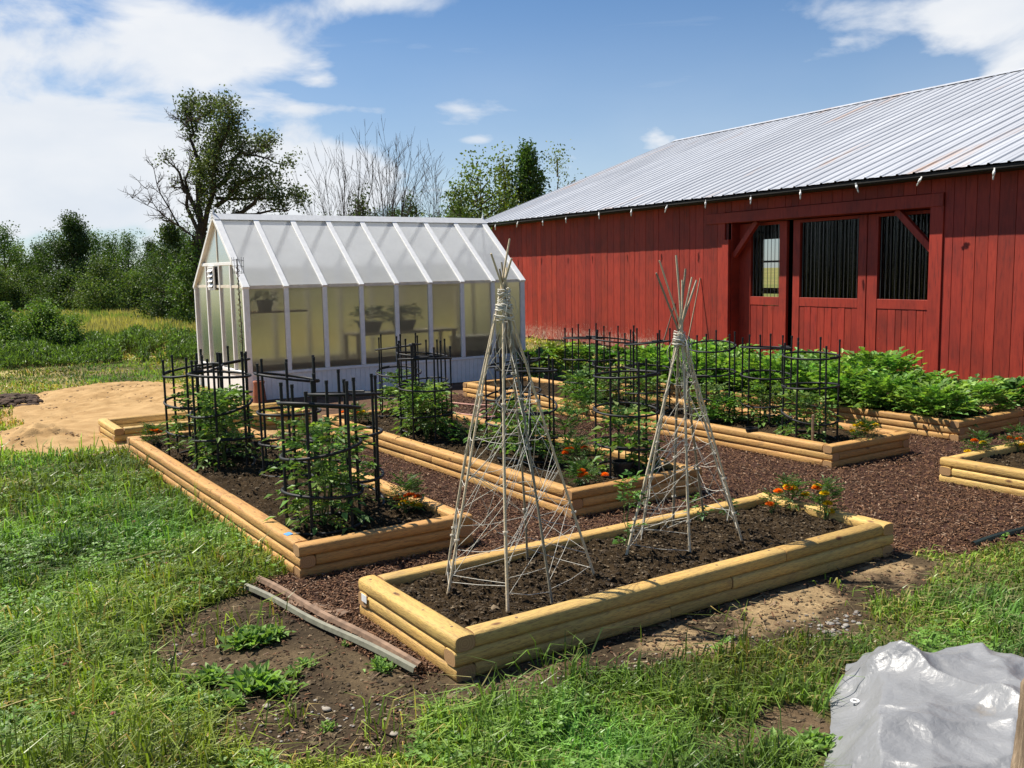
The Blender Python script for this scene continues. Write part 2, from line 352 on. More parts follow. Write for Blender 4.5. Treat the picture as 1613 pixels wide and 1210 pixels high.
M['tag'] = simple('white_tag', (.75, .75, .73), .5)
M['stone'] = vcol('pebble', .85, 0, .2, 1, .4, 60)
M['bulb'] = simple('clear_bulb', (.55, .55, .52), .15, 0, 10, .1)
def postf(t, b, l):
    n = noise(t, coords(t, (16, 16, 1.6), rnd=False), 2.6, 8, .7, .6); n2 = noise(t, coords(t, (1, 1, .6), rnd=False), 9, 5); c = ramp(t, n, [(.30, (.07, .045, .03)), (.40, (.24, .165, .10)), (.62, (.40, .29, .19)), (.8, (.48, .37, .26))]); c = mixc(t, 1.0, c, ramp(t, n2, [(.3, (.6, .58, .55)), (.6, (1.05, 1.05, 1.05))]), 'MULTIPLY')
    l(c, b.inputs['Base Color']); b.inputs['Roughness'].default_value = .85; bump(t, b, n, 1.0, .015)
M['post'] = mat('cracked_post_wood', postf)
def polyf(tint, blur, opac):
    def f(t, b, l):
        out = t.nodes['Material Output']; v = coords(t, (1, 1, 1), rnd=False); n = noise(t, v, 2.5, 5, .6)
        tr = nd(t, 'ShaderNodeBsdfTranslucent'); df = nd(t, 'ShaderNodeBsdfDiffuse'); rf = nd(t, 'ShaderNodeBsdfRefraction'); gl = nd(t, 'ShaderNodeBsdfGlossy')
        c = ramp(t, n, [(.3, tuple(x*.9 for x in tint)), (.7, tint)])
        l(c, tr.inputs[0]); l(c, df.inputs[0]); l(c, rf.inputs[0]); rf.inputs['IOR'].default_value = 1.12; rf.inputs['Roughness'].default_value = blur; gl.inputs['Roughness'].default_value = .25
        m1 = nd(t, 'ShaderNodeMixShader'); m1.inputs[0].default_value = .5; l(tr.outputs[0], m1.inputs[1]); l(df.outputs[0], m1.inputs[2])
        m2 = nd(t, 'ShaderNodeMixShader'); m2.inputs[0].default_value = opac; l(rf.outputs[0], m2.inputs[1]); l(m1.outputs[0], m2.inputs[2])
        fr = nd(t, 'ShaderNodeFresnel'); fr.inputs[0].default_value = 1.35; m3 = nd(t, 'ShaderNodeMixShader'); l(fr.outputs[0], m3.inputs[0]); l(m2.outputs[0], m3.inputs[1]); l(gl.outputs[0], m3.inputs[2])
        l(m3.outputs[0], out.inputs[0])
    return f
M['polyr'] = mat('roof_polycarbonate', polyf((.92, .93, .93), .35, .80))
M['polye'] = mat('end_polycarbonate', polyf((.86, .78, .62), .30, .42))
M['polyw'] = mat('wall_polycarbonate', polyf((.80, .75, .58), .38, .22))
def panef(t, b, l):
    tr = nd(t, 'ShaderNodeBsdfTransparent'); tr.inputs[0].default_value = (.62, .63, .62, 1); gl = nd(t, 'ShaderNodeBsdfGlossy'); gl.inputs['Roughness'].default_value = .12; fr = nd(t, 'ShaderNodeFresnel'); fr.inputs[0].default_value = 1.5
    m = nd(t, 'ShaderNodeMixShader'); fm = nd(t, 'ShaderNodeMath', operation='MULTIPLY'); l(fr.outputs[0], fm.inputs[0]); fm.inputs[1].default_value = .07; l(fm.outputs[0], m.inputs[0]); l(tr.outputs[0], m.inputs[1]); l(gl.outputs[0], m.inputs[2]); l(m.outputs[0], t.nodes['Material Output'].inputs[0])
M['pane'] = mat('corrugated_clear_pane', panef)
def tarpf(t, b, l):
    v = coords(t, (1, 1, 1), rnd=False); n = noise(t, v, 2.2, 6, .6); n2 = noise(t, v, 30, 5, .6, 1.2); w = nd(t, 'ShaderNodeTexVoronoi', feature='DISTANCE_TO_EDGE'); w.inputs['Scale'].default_value = 34; l(v, w.inputs['Vector'])
    c = ramp(t, n, [(.3, (.19, .192, .198)), (.7, (.26, .262, .268))]); c = mixc(t, ramp(t, noise(t, v, 3.1, 5, .7), [(.60, (0, 0, 0)), (.75, (.7, .7, .7))]), c, (.27, .22, .16))
    l(c, b.inputs['Base Color']); b.inputs['Roughness'].default_value = .43; b.inputs['Metallic'].default_value = .15; b.inputs['Specular IOR Level'].default_value = .35
    ad = nd(t, 'ShaderNodeMath', operation='ADD'); l(n2, ad.inputs[0]); l(w.outputs['Distance'], ad.inputs[1]); bump(t, b, ad.outputs[0], .30, .010)
M['tarp'] = mat('silver_tarpaulin', tarpf)
# ------------------------------------------------------------------ beds (footprints) and ground zones
BEDS = dict(A=(1.86, 3.03, 5.08, 9.75), B=(3.92, 5.2, 5.2, 9.8), C=(6.7, 7.82, 5.15, 11.42), D=(1.9, 4.97, 3.36, 4.36), E=(8.7, 9.9, 5.2, 10.4), F=(6.95, 8.15, .9, 4.31), G=(1.85, 4.0, 10.32, 11.2))
def px_poly(L): return [tuple(gp(a, b)[:2]) for a, b in L]
Z_MULCH = [(1.9, 5.2), (1.5, 5.15), (1.78, 3.5), (1.95, 3.42), (5.0, 3.40), (5.3, 3.08), (6.2, 3.0), (9, 2.4), (12, 2.4), (12, 11.9), (6.6, 11.6), (5.5, 10.3), (3, 9.95), (1.9, 9.0)]
Z_BROWN = [(2.9, 9.8), (5.5, 10.1), (6.7, 11.5), (13.2, 11.7), (13.4, 12.8), (8.7, 13.0), (4.0, 12.98), (3.7, 11.2)]
Z_DIRT = px_poly([(225, 1025), (290, 975), (400, 930), (480, 900), (640, 1060), (740, 1060), (1404, 862), (1475, 892), (1440, 935), (1370, 955), (1345, 1000), (1200, 1020), (1010, 1062), (900, 1078), (850, 1128), (740, 1122), (660, 1150), (650, 1190), (560, 1215), (330, 1200), (345, 1120), (250, 1065)])
Z_TAN = px_poly([(900, 1062), (1040, 985), (1180, 945), (1404, 882), (1475, 897), (1360, 945), (1180, 1000), (1010, 1060)])
Z_BARE = px_poly([(1180, 1125), (1250, 1118), (1300, 1150), (1300, 1190), (1230, 1218), (1080, 1230), (1090, 1190), (1160, 1170)])
Z_SAND = [(0.75, 10.9), (1.2, 10.3), (1.55, 10.1), (1.9, 10.0), (4.0, 10.2), (4.0, 12.8), (4.0, 15.0), (3.2, 16.6), (2.3, 16.4), (1.5, 15.6), (1.25, 14.2), (1.35, 12.6), (.6, 11.5)]
def zones(x, y):
    wx = x+(fbm(x, y, 2.2, 4)-.5)*.35; wy = y+(fbm(x+50, y+31, 2.2, 4)-.5)*.35
    f = [pip(wx, wy, z) for z in (Z_MULCH, Z_BROWN, Z_DIRT, Z_TAN, Z_BARE, Z_SAND)]
    w2x = x+(fbm(x, y, 5, 4)-.5)*.16; w2y = y+(fbm(x+9, y+3, 5, 4)-.5)*.16
    f[0] = pip(w2x, w2y, Z_MULCH); f[2] = pip(w2x, w2y, Z_DIRT)
    return f
def inbed(x, y, m=0.0):
    r = np.zeros(np.shape(x), bool)
    for a in BEDS.values(): r |= (x > a[0]-m) & (x < a[1]+m) & (y > a[2]-m) & (y < a[3]+m)
    return r
def gh(x, y):
    x = np.asarray(x, float); y = np.asarray(y, float)
    near = np.clip((np.hypot(x-6, y-7)-3.5)/6, 0, 1)
    h = (fbm(x, y, .9, 4)-.5)*.07*near+(fbm(x, y, 6, 3)-.5)*.018
    return np.where(inbed(x, y, .03), np.minimum(h, -.004), h)
def axis(lo, hi, a, b, st):
    c = np.arange(a, b+st/2, st); l = []; v = a; d = st
    while v > lo: d *= 1.12; v -= d; l.append(v)
    r = []; v = b; d = st
    while v < hi: d *= 1.12; v += d; r.append(v)
    return np.concatenate([l[::-1], c, r])
gx = axis(-900, 900, -1.5, 9.5, .035); gy = axis(-900, 900, 1.0, 17, .045)
X, Y = np.meshgrid(gx, gy); Zg = gh(X, Y)
zm, zb, zd, zt, zr_, zs = zones(X, Y); n1 = fbm(X, Y, .5, 5); n2 = fbm(X, Y, 3, 4)
colg = np.zeros(X.shape+(3,)); dist = np.hypot(X, Y)
def lerp(a, b, t): return np.array(a)+(np.array(b)-np.array(a))*np.clip(t, 0, 1)[..., None]
colg[:] = lerp((.06, .055, .022), (.13, .115, .04), (n2-.3)*2)
dry = np.clip((dist-9)/6, 0, 1)*np.clip((n1-.42)*5, 0, 1); colg = colg*(1-dry[..., None])+np.array((.42, .34, .14))*dry[..., None]
fld = np.clip((dist-24)/5, 0, 1); colg = colg*(1-fld[..., None])+lerp((.36, .31, .11), (.22, .24, .07), (n1-.35)*3)*fld[..., None]
colg[zd] = lerp((.050, .035, .020), (.11, .078, .043), (n2[zd]-.35)*3)
tt = zt & (n2 > .40); colg[tt] = lerp((.14, .095, .055), (.30, .21, .11), (n2[tt]-.40)*7)
colg[zr_] = (.115, .078, .044)
colg[zb] = lerp((.10, .058, .036), (.16, .095, .06), (n2[zb]-.3)*2)
colg[zm] = (.055, .026, .018); colg[zs] = (.40, .27, .14)
mb = MB(); ny, nx = X.shape; I = np.arange(nx*ny).reshape(ny, nx)
mb.add(np.stack([X, Y, Zg], -1).reshape(-1, 3), np.stack([I[:-1, :-1], I[:-1, 1:], I[1:, 1:], I[1:, :-1]], -1).reshape(-1, 4), None, colg.reshape(-1, 3))
tag(mb.build('ground', M['ground'], smooth=True), kind='structure')
# sand heap
sx_ = np.arange(.3, 4.15, .04); sy_ = np.arange(9.6, 17.2, .04); X, Y = np.meshgrid(sx_, sy_)
def blobh(x, y, cx, cy, a, b, h): return h*np.exp(-((x-cx)/a)**2-((y-cy)/b)**2)
edge = np.zeros(X.shape)
for ddx, ddy in ((0, 0), (.12, 0), (-.12, 0), (0, .12), (0, -.12), (.2, .2), (-.2, .2), (.2, -.2), (-.2, -.2)): edge += zones(X+ddx, Y+ddy)[5]/9.
hs = .03+blobh(X, Y, 2.75, 15.6, .8, .7, .09)+blobh(X, Y, 1.25, 11.25, .33, .45, .16)+blobh(X, Y, 3.3, 14.5, .9, .8, .05)+(fbm(X, Y, 1.3, 4)-.5)*.10+(fbm(X, Y, 12, 4, .7)-.5)*.035*(.3+1.6*np.clip(fbm(X, Y, .8, 2)*6-2.5, 0, 1))+(fbm(X, Y, 3, 3)-.5)*.03
hs += blobh(X, Y, 1.25, 11.25, .3, .4, 1)*(fbm(X, Y, 12, 3)-.5)*.14
hs = np.where(edge > .02, hs*np.clip(edge*1.4, 0, 1), -.05)-.008
mb = MB(); ny, nx = X.shape; I = np.arange(nx*ny).reshape(ny, nx); nn = fbm(X, Y, 7, 5)
mb.add(np.stack([X, Y, hs+gh(X, Y)], -1).reshape(-1, 3), np.stack([I[:-1, :-1], I[:-1, 1:], I[1:, 1:], I[1:, :-1]], -1).reshape(-1, 4), None, lerp((.34, .21, .092), (.45, .295, .14), (nn-.3)*2.5).reshape(-1, 3))
tag(mb.build('sand_pile', M['sand'], smooth=True), 'broad tan sand pile spread beside the empty log bed', 'sand pile')
def rocks(mb, P, r, col, k=7):
    for p, q in zip(P, r):
        u = np.linspace(0, 2*PI, k, endpoint=False); V = []
        for zz, rr in ((-.5, .6), (-.1, 1), (.35, .8), (.6, .35)): V += [((rr*(1+rs.uniform(-.2, .2)))*math.cos(a)*q, (rr*(1+rs.uniform(-.2, .2)))*math.sin(a)*q*.8, zz*q*.6) for a in u]
        a = rs.rand()*6.3; R = np.array([[math.cos(a), -math.sin(a), 0], [math.sin(a), math.cos(a), 0], [0, 0, 1]]); V = np.array(V)@R.T+np.array(p)
        Q = [(i*k+j, i*k+(j+1) % k, (i+1)*k+(j+1) % k, (i+1)*k+j) for i in range(3) for j in range(k)]
        c = np.array(col[rs.randint(len(col))]); mb.add(V, Q, [(3*k, 3*k+j, 3*k+j+1) for j in range(1, k-1)], c)
mb = MB(); pts = []
for _ in range(260):
    q = (rs.uniform(.9, 1.7), rs.uniform(14.2, 16.0)); e = ((q[0]-1.35)/.5)**2+((q[1]-15.2)/.75)**2
    if e < 1: pts.append((q[0], q[1], .09*(1-e)))
rocks(mb, pts, rs.uniform(.03, .09, len(pts)), [(.05, .03, .02), (.09, .055, .035), (.07, .045, .03)])
tag(mb.build('soil_heap', M['stone'], smooth=False), 'low heap of dark crumbly soil at the left edge of the sand', 'soil heap')
mb = MB(); pts = []
for _ in range(2200):
    x, y = rs.uniform(.8, 4), rs.uniform(10, 16.5)
    if zones(np.array([x]), np.array([y]))[5][0] and not inbed(x, y, .05): 
        z = .02+float(blobh(x, y, 2.75, 15.6, .8, .7, .09)+blobh(x, y, 1.25, 11.25, .33, .45, .16)+blobh(x, y, 3.3, 14.5, .9, .8, .05)); pts.append((x, y, z))
rocks(mb, pts, rs.beta(1.2, 4, len(pts))*.035+.005, [(.30, .19, .10), (.36, .24, .13), (.2, .12, .07), (.46, .32, .17)], 5)
tag(mb.build('sand_clods', M['stone']), 'small clods of sand scattered over the sand pile', 'clods', kind='stuff')
def crumbs(mb, P, r, cols):
    P = np.asarray(P, float); n = len(P); r = np.asarray(r)[:, None, None]; B = np.array([(1, 0, 0), (0, 1, 0), (-1, 0, 0), (0, -1, 0), (0, 0, .8), (0, 0, -.8), (.6, .6, .45), (-.6, .6, .4), (-.6, -.6, .5), (.6, -.6, .4)], float)
    a = rs.rand(n)*6.28; ca, sa = np.cos(a)[:, None], np.sin(a)[:, None]; V = B[None]*(1+rs.uniform(-.35, .35, (n, 10, 1)))*np.stack([rs.uniform(.7, 1.3, n), rs.uniform(.7, 1.3, n), rs.uniform(.5, 1, n)], 1)[:, None]
    V = np.stack([V[..., 0]*ca-V[..., 1]*sa, V[..., 0]*sa+V[..., 1]*ca, V[..., 2]], -1)*r+P[:, None]
    F = np.array([(4, 0, 6), (4, 6, 1), (4, 1, 7), (4, 7, 2), (4, 2, 8), (4, 8, 3), (4, 3, 9), (4, 9, 0), (5, 6, 0), (5, 1, 6), (5, 7, 1), (5, 2, 7), (5, 8, 2), (5, 3, 8), (5, 9, 3), (5, 0, 9)])
    mb.add(V.reshape(-1, 3), None, (F[None]+(np.arange(n)*10)[:, None, None]).reshape(-1, 3), np.repeat(np.array(cols)[rs.randint(len(cols), size=n)]*(.7+.6*rs.rand(n))[:, None], 10, 0))
# ------------------------------------------------------------------ wood chips
n = 300000; th = rs.uniform(YAW-.80, YAW+.80, n); d = np.exp(rs.uniform(math.log(3.2), math.log(14), n)); x = d*np.cos(th); y = d*np.sin(th)
zz = zones(x, y); k = zz[0] & ~inbed(x, y, -.01); stray = (~zz[0]) & (zz[2]) & (rs.rand(n) < .05) & ~inbed(x, y, .0); k |= stray; x, y, d = x[k], y[k], d[k]; n = len(x)
def rot_frames(n, tilt):
    a = rs.uniform(0, 2*PI, n); t = rs.normal(0, tilt, n); D = np.stack([np.cos(a)*np.cos(t), np.sin(a)*np.cos(t), np.sin(t)], 1)
    Nn = unit(n)*.35+np.array([0, 0, 1.]); S = np.cross(D, Nn); S /= np.linalg.norm(S, axis=1)[:, None]; return D, S, np.cross(S, D)
D, S, U = rot_frames(n, .28); L = rs.uniform(.012, .040, n)*(.8+d*.022); Wc = rs.uniform(.0024, .0056, n)*(.8+d*.035); T = Wc*.35
P = np.stack([x, y, gh(x, y)+rs.uniform(.002, .024, n)], 1)
V = []
for a, b, c in ((-1, -1, -1), (1, -.6, -1), (1, .6, -1), (-1, 1, -1), (-.9, -.8, 1), (.9, -.5, 1), (.8, .5, 1), (-1, .8, 1)):
    V.append(P+D*(L*a/2)[:, None]+S*(Wc*b/1.0)[:, None]+U*(T*c)[:, None])
V = np.stack(V, 1).reshape(-1, 3); q = np.array([(4, 5, 6, 7), (0, 1, 5, 4), (1, 2, 6, 5), (2, 3, 7, 6), (3, 0, 4, 7)])
Q = (q[None]+(np.arange(n)*8)[:, None, None]).reshape(-1, 4)
r_ = rs.rand(n); base = np.array([(.15, .074, .036)])*(.35+1.1*rs.rand(n))[:, None]; lt = r_ > .93; base[lt] = np.array((.32, .21, .135))*(.7+.6*rs.rand(lt.sum()))[:, None]
mb = MB(); mb.add(V, Q, None, np.repeat(base, 8, 0))
tag(mb.build('wood_chips', M['chip']), 'dark red brown bark mulch covering the paths between the beds', 'mulch', kind='stuff')
# ------------------------------------------------------------------ grass
def dens_at(x, y):
    zz = zones(x, y); ok = ~(zz[0] | zz[1] | zz[5]) & ~inbed(x, y, .015)
    dirt = zz[2] | zz[4]; tan = zz[3]
    bxl = F0[0]+.0853*(y-F0[1]); ok &= (x < bxl-.05); ok &= ~pip(x, y, [(2.03, 1.7), (3.33, 2.5), (4.35, 1.47), (3.0, .2)]); ok &= ~((x > 4.1) & (x < 8.8) & (y > 12.93) & (y < 15.45))
    return ok, dirt, tan
F0 = np.array([12.635, 6.73, 0.])
n = 560000; th = rs.uniform(YAW-.78, YAW+.78, n); d = np.exp(rs.uniform(math.log(2.0), math.log(26), n)); x = d*np.cos(th); y = d*np.sin(th)
ok, dirt, tan = dens_at(x, y); tuft = fbm(x, y, 3.5, 3); thin = fbm(x+7, y, 1.4, 3)
k = ok & np.where(dirt | tan, (tuft > .60) & (rs.rand(n) < .05), True) & (rs.rand(n) < np.clip(.5+(thin-.30)*4, .38, 1))
x, y, d, tuft, thin = x[k], y[k], d[k], tuft[k], thin[k]; n = len(x)
right = (x > 3.2) & (y < 5)
mown = (d > 11) | right
h = rs.uniform(.04, .13, n)*np.where(mown, .62, 1)*(.55+1.0*np.clip((tuft-.3)*2.2, 0, 1)); h *= np.where(rs.rand(n) < .07, 1.9, 1)
w = (.0042+.0009*d)*rs.uniform(.7, 1.3, n)
a = rs.uniform(0, 2*PI, n); lean = rs.uniform(.1, 1.5, n); dx = np.stack([np.cos(a), np.sin(a), 0*a], 1)
P = np.stack([x, y, gh(x, y)-.004], 1); S = np.stack([-np.sin(a+.6), np.cos(a+.6), 0*a], 1)*(w/2)[:, None]
m1 = P+dx*(h*lean*.25)[:, None]+np.array([0, 0, 1.])*(h*.6)[:, None]; tp = P+dx*(h*lean*.95)[:, None]+np.array([0, 0, 1.])*(h*(1-.42*lean))[:, None]
V = np.stack([P-S, P+S, m1+S*.8, m1-S*.8, tp], 1).reshape(-1, 3); o5 = np.arange(n)*5
Q = np.array([[0, 1, 2, 3]])+o5[:, None]; T = np.array([[3, 2, 4]])+o5[:, None]
g = rs.rand(n); c = np.array([(.165, .260, .042)])*(.40+1.25*g)[:, None]; yel = rs.rand(n) < (.07+.30*(d > 11)*(fbm(x, y, .5, 5) > .44)+.16*right); c[yel] = np.array((.40, .34, .13))*(.6+.6*rs.rand(yel.sum()))[:, None]
c *= (.55+1.0*np.clip((fbm(x+3, y+8, 1.6, 5)-.28)*2, 0, 1))[:, None]*np.array([[1.08, 1.0, .9]])
yg = fbm(x+30, y+18, .9, 3)[:, None]; c = c*(1+(yg-.5)*np.array([[1.2, .35, -.4]]))
mb = MB(); mb.add(V, Q, T, np.repeat(c, 5, 0))
tag(mb.build('lawn_grass', M['grass']), 'rough green lawn grass growing round the garden beds', 'grass', kind='stuff')
# clover and broad low leaves in the near lawn
n = 46000; th = rs.uniform(YAW-.78, YAW+.78, n); d = np.exp(rs.uniform(math.log(2.0), math.log(9), n)); x = d*np.cos(th); y = d*np.sin(th); ok, dirt, tan = dens_at(x, y)
pat = fbm(x+20, y+4, 1.6, 4); k = ok & ~dirt & ~tan & (pat > .50) & ((x < 3.4) | (pat > .58)); x, y, d = x[k], y[k], d[k]; n = len(x)
mb = MB(); cz = gh(x, y)+rs.uniform(.025, .075, n); a0 = rs.uniform(0, 6.28, n); cc = np.array([(.15, .275, .045)])*(.6+.8*rs.rand(n))[:, None]
for j in range(3):
    a = a0+j*2.1; D = np.stack([np.cos(a), np.sin(a), rs.uniform(-.1, .5, n)], 1); mb.leaves(np.stack([x, y, cz], 1), D, np.array([0, 0, 1.])+unit(n)*.3, .020+.0006*d, .018+.0006*d, cc, .08, .6)
tag(mb.build('clover', M['leaf']), 'patches of clover leaves among the near lawn grass', 'clover', kind='stuff')
# dry stalks and litter on the soil
n = 16000; th = rs.uniform(YAW-.75, YAW+.75, n); d = np.exp(rs.uniform(math.log(2.1), math.log(9), n)); x = d*np.cos(th); y = d*np.sin(th); ok, dirt, tan = dens_at(x, y); k = ok & (((dirt | tan) & (rs.rand(n) < .35)) | (~dirt & (x > 3)) | (rs.rand(n) < .10)) & (fbm(x, y, 2.5, 3) > .42); x, y = x[k], y[k]; n = len(x)
a = rs.uniform(0, 6.28, n); L = rs.uniform(.02, .10, n); P = np.stack([x, y, gh(x, y)+rs.uniform(.004, .03, n)], 1); E_ = P+np.stack([np.cos(a)*L, np.sin(a)*L, rs.uniform(-.005, .02, n)], 1)
mb = MB(); mb.segs(P, E_, .0012, .0008, 3, np.array([(.42, .32, .17)])*(.6+.6*rs.rand(n))[:, None])
tag(mb.build('dry_straw', M['chip']), 'thin dry straw bits lying on the bare earth', 'straw', kind='stuff')
mb = MB(); n = 26000; th = rs.uniform(YAW-.75, YAW+.75, n); d = np.exp(rs.uniform(math.log(2.1), math.log(7.5), n)); x = d*np.cos(th); y = d*np.sin(th); zz = zones(x, y); k = (zz[2] | zz[4]) & ~zz[0] & ~inbed(x, y, .03); x, y = x[k], y[k]
crumbs(mb, np.stack([x, y, gh(x, y)+.001], 1), rs.beta(1.1, 6, len(x))*.032+.003, [(.075, .053, .030), (.095, .067, .038), (.055, .039, .023), (.14, .10, .058), (.18, .135, .078)])
tag(mb.build('soil_crumbs', M['stone']), 'loose crumbs of earth strewn over the bare soil', 'soil crumbs', kind='stuff')
# pebbles
mb = MB(); pts = []
def scatter(poly, cnt):
    Pp = np.array(px_poly(poly)); lo_, hi_ = Pp.min(0), Pp.max(0); out = []
    while len(out) < cnt:
        q = rs.uniform(lo_, hi_)
        if pip(q[0:1], q[1:2], Pp)[0] and not inbed(q[0], q[1], .02): out.append((q[0], q[1], float(gh(q[0], q[1]))+.003))
    return out
pts = scatter([(1280, 985), (1350, 965), (1365, 985), (1320, 1010), (1270, 1008)], 34)
r1 = list(rs.uniform(.008, .022, 34)); p2 = scatter([(400, 1100), (860, 1075), (1300, 960), (1340, 1000), (1000, 1060), (640, 1150), (330, 1180), (280, 1050)], 260); r2 = list(rs.uniform(.003, .011, 260))
p3 = [tuple(gp(a, b, .005)) for a, b in ((282, 1031), (307, 1047), (238, 1022), (306, 1000), (621, 1156), (515, 1117), (580, 1178), (275, 1017), (420, 1112), (1082, 1062), (1060, 1066))]; r3 = list(rs.uniform(.013, .024, len(p3)))
rocks(mb, pts+p2+p3, r1+r2+r3, [(.22, .20, .18), (.28, .26, .23), (.17, .15, .13), (.33, .29, .24)], 7)
tag(mb.build('pebbles', M['stone'], smooth=True), 'grey pebbles scattered on the bare earth before the front bed', 'pebbles', kind='stuff')
# ------------------------------------------------------------------ raised beds
HW, TW = .072, .102
def log_obj(name, p0, p1, parent, m):
    p0 = np.array(p0); p1 = np.array(p1); L = np.linalg.norm(p1-p0); ns = max(6, int(L/.09)); k = 20; mb = MB()
    t = np.linspace(0, L, ns+1); ph = rs.rand()*50; th = (np.arange(k)+.5)*2*PI/k
    cy = np.sign(np.cos(th))*np.abs(np.cos(th))**.55*TW/2; cz = np.sign(np.sin(th))*np.abs(np.sin(th))**.52*HW/2
    wob = 1+(fbm(t*1.0, np.full(ns+1, ph), 2.5, 3)-.5)*.12
    V = np.zeros((ns+1, k, 3)); V[:, :, 0] = t[:, None]; V[:, :, 1] = cy[None]*wob[:, None]+((fbm(t, np.full(ns+1, ph+9), .8, 2)-.5)*.016)[:, None]; V[:, :, 2] = cz[None]*(1+(wob[:, None]-1)*.4)
    V[0, :, 1:] *= .93; V[-1, :, 1:] *= .93; V[1, :, 0] = .008; V[-2, :, 0] = L-.008
    Q = [(i*k+a, (i+1)*k+a, (i+1)*k+(a+1) % k, i*k+(a+1) % k) for i in range(ns) for a in range(k)]
    mb.add(V.reshape(-1, 3), Q)
    for e, s_ in ((0, -1), (ns, 1)):
        c0 = np.array([[V[e, 0, 0]+s_*.0005, 0, 0]]); mb.add(np.vstack([c0, V[e]]), None, [((0, a+1, (a+1) % k+1) if s_ > 0 else (0, (a+1) % k+1, a+1)) for a in range(k)], mi=1)
    o = mb.build(name, [m, M['end']], parent)
    o.location = p0; dd = p1-p0; o.rotation_euler = (rs.normal(0, .015), -math.asin(dd[2]/L), math.atan2(dd[1], dd[0]))
    for pl in o.data.polygons: pl.use_smooth = (pl.material_index == 0)
    return o
def soil_obj(x0, x1, y0, y1, z, parent, m, amp=.05, mound=None):
    st = .013 if (x1-x0)*(y1-y0) < 4 else .017
    xs = np.arange(x0, x1+st, st); ys = np.arange(y0, y1+st, st); X, Y = np.meshgrid(xs, ys)
    r1_ = np.abs(fbm(X, Y, 9, 4, .6)-.5)*2; Z = z+(fbm(X, Y, 1.6, 3)-.5)*.04+(fbm(X, Y, 13, 4, .75)-.45)*amp*1.5+r1_*amp*.4+np.clip(fbm(X, Y, 26, 2)-.62, 0, 1)*.09
    mb = MB(); ny, nx = X.shape; I = np.arange(nx*ny).reshape(ny, nx)
    mb.add(np.stack([X, Y, Z], -1).reshape(-1, 3), np.stack([I[:-1, :-1], I[:-1, 1:], I[1:, 1:], I[1:, :-1]], -1).reshape(-1, 4), None, (1, 1, 1))
    return mb.build('soil', m, parent, smooth=True)
def bed(key, label, m, xtop, soilz, soilm, joints=True):
    x0, x1, y0, y1 = BEDS[key]; root = thing('raised_bed', label, 'raised bed', ((x0+x1)/2, (y0+y1)/2, 0), 0, 'log raised beds in the garden')
    cx, cy = (x0+x1)/2, (y0+y1)/2
    for lv in range(3):
        z = .2-HW/2-lv*(HW-.004); xfull = xtop if lv % 2 == 0 else (not xtop)
        for (ax, s_) in (('x', -1), ('x', 1), ('y', -1), ('y', 1)):
            full = (ax == 'x') == xfull; ins = 0 if full else TW*1.0+.003; j = rs.normal(0, .003)
            if ax == 'x': a = np.array([x0+ins, (y0+TW/2) if s_ < 0 else (y1-TW/2), z]); b = np.array([x1-ins, a[1], z])
            else: a = np.array([(x0+TW/2) if s_ < 0 else (x1-TW/2), y0+ins, z]); b = np.array([a[0], y1-ins, z])
            Lg = np.linalg.norm(b-a); off = np.array([cx, cy, 0])
            if joints and Lg > 2.6:
                f = (.5+.12*(lv-1)+.05*s_) if key != 'D' else (.70-.15*lv); mid = a+(b-a)*f; g = (b-a)/Lg*.0015
                log_obj('timber', a-off, mid-g-off, root, m); log_obj('timber', mid+g-off+np.array([0, 0, rs.normal(0, .002)]), b-off, root, m)
            else: log_obj('timber', a-off, b-off, root, m)
    i = TW-.012; s = soil_obj(x0+i-cx, x1-i-cx, y0+i-cy, y1-i-cy, soilz, root, soilm)
    if soilm is M['soil']:
        n = int((x1-x0)*(y1-y0)*(3800 if key in 'D' else 1700 if key in 'ABF' else 700)); px_ = rs.uniform(x0+.1, x1-.1, n); py_ = rs.uniform(y0+.1, y1-.1, n); ii = np.stack([px_-cx, py_-cy], 1)
        co = np.zeros(len(s.data.vertices)*3, np.float32); s.data.vertices.foreach_get('co', co); co = co.reshape(-1, 3); ux = np.unique(co[:, 0].round(5)); uy = np.unique(co[:, 1].round(5)); nx_ = len(ux)
        ix = np.clip(np.searchsorted(ux, ii[:, 0]), 0, nx_-1); iy = np.clip(np.searchsorted(uy, ii[:, 1]), 0, len(uy)-1); zz_ = co[iy*nx_+ix, 2]
        mb = MB(); crumbs(mb, np.stack([ii[:, 0], ii[:, 1], zz_+.001], 1), rs.beta(1.1, 8, n)*.026+.002, [(.042, .028, .016), (.056, .038, .021), (.075, .052, .03), (.036, .025, .015), (.10, .072, .043), (.045, .031, .018), (.05, .035, .02), (.16, .12, .075)]); mb.build('soil_crumbs', M['stone'], root)['kind'] = 'stuff'
    return root
bA = bed('A', 'long log bed at the left with two rows of black cages and a blue sticker', M['timA'], True, .135, M['soil'])
bB = bed('B', 'middle log bed between the two mulch paths, hose lying behind it', M['timA'], True, .135, M['soil'])
bC = bed('C', 'longest log bed running toward the greenhouse, in front of the potato bed', M['timA'], True, .135, M['soil'])
bD = bed('D', 'front log bed of yellow timber holding the two cane teepees', M['timD'], False, .14, M['soil'])
bE = bed('E', 'log bed beside the red barn full of leafy potato plants', M['timA'], True, .15, M['soil'])
bF = bed('F', 'log bed cut off by the right edge with small marigolds', M['timD'], False, .13, M['soil'])
bG = bed('G', 'empty short log bed between the sand pile and greenhouse', M['timD'], False, .03, M['sand'])
def sticker(bedo, p, sz, rz, m, name, tiltx=0):
    mb = MB(); mb.box((-sz[0]/2, -sz[1]/2, 0), (sz[0]/2, sz[1]/2, .0015)); o = mb.build(name, m, bedo); o.location = np.array(p)-np.array(bedo.location); o.rotation_euler = (tiltx[0], tiltx[1], rz); return o
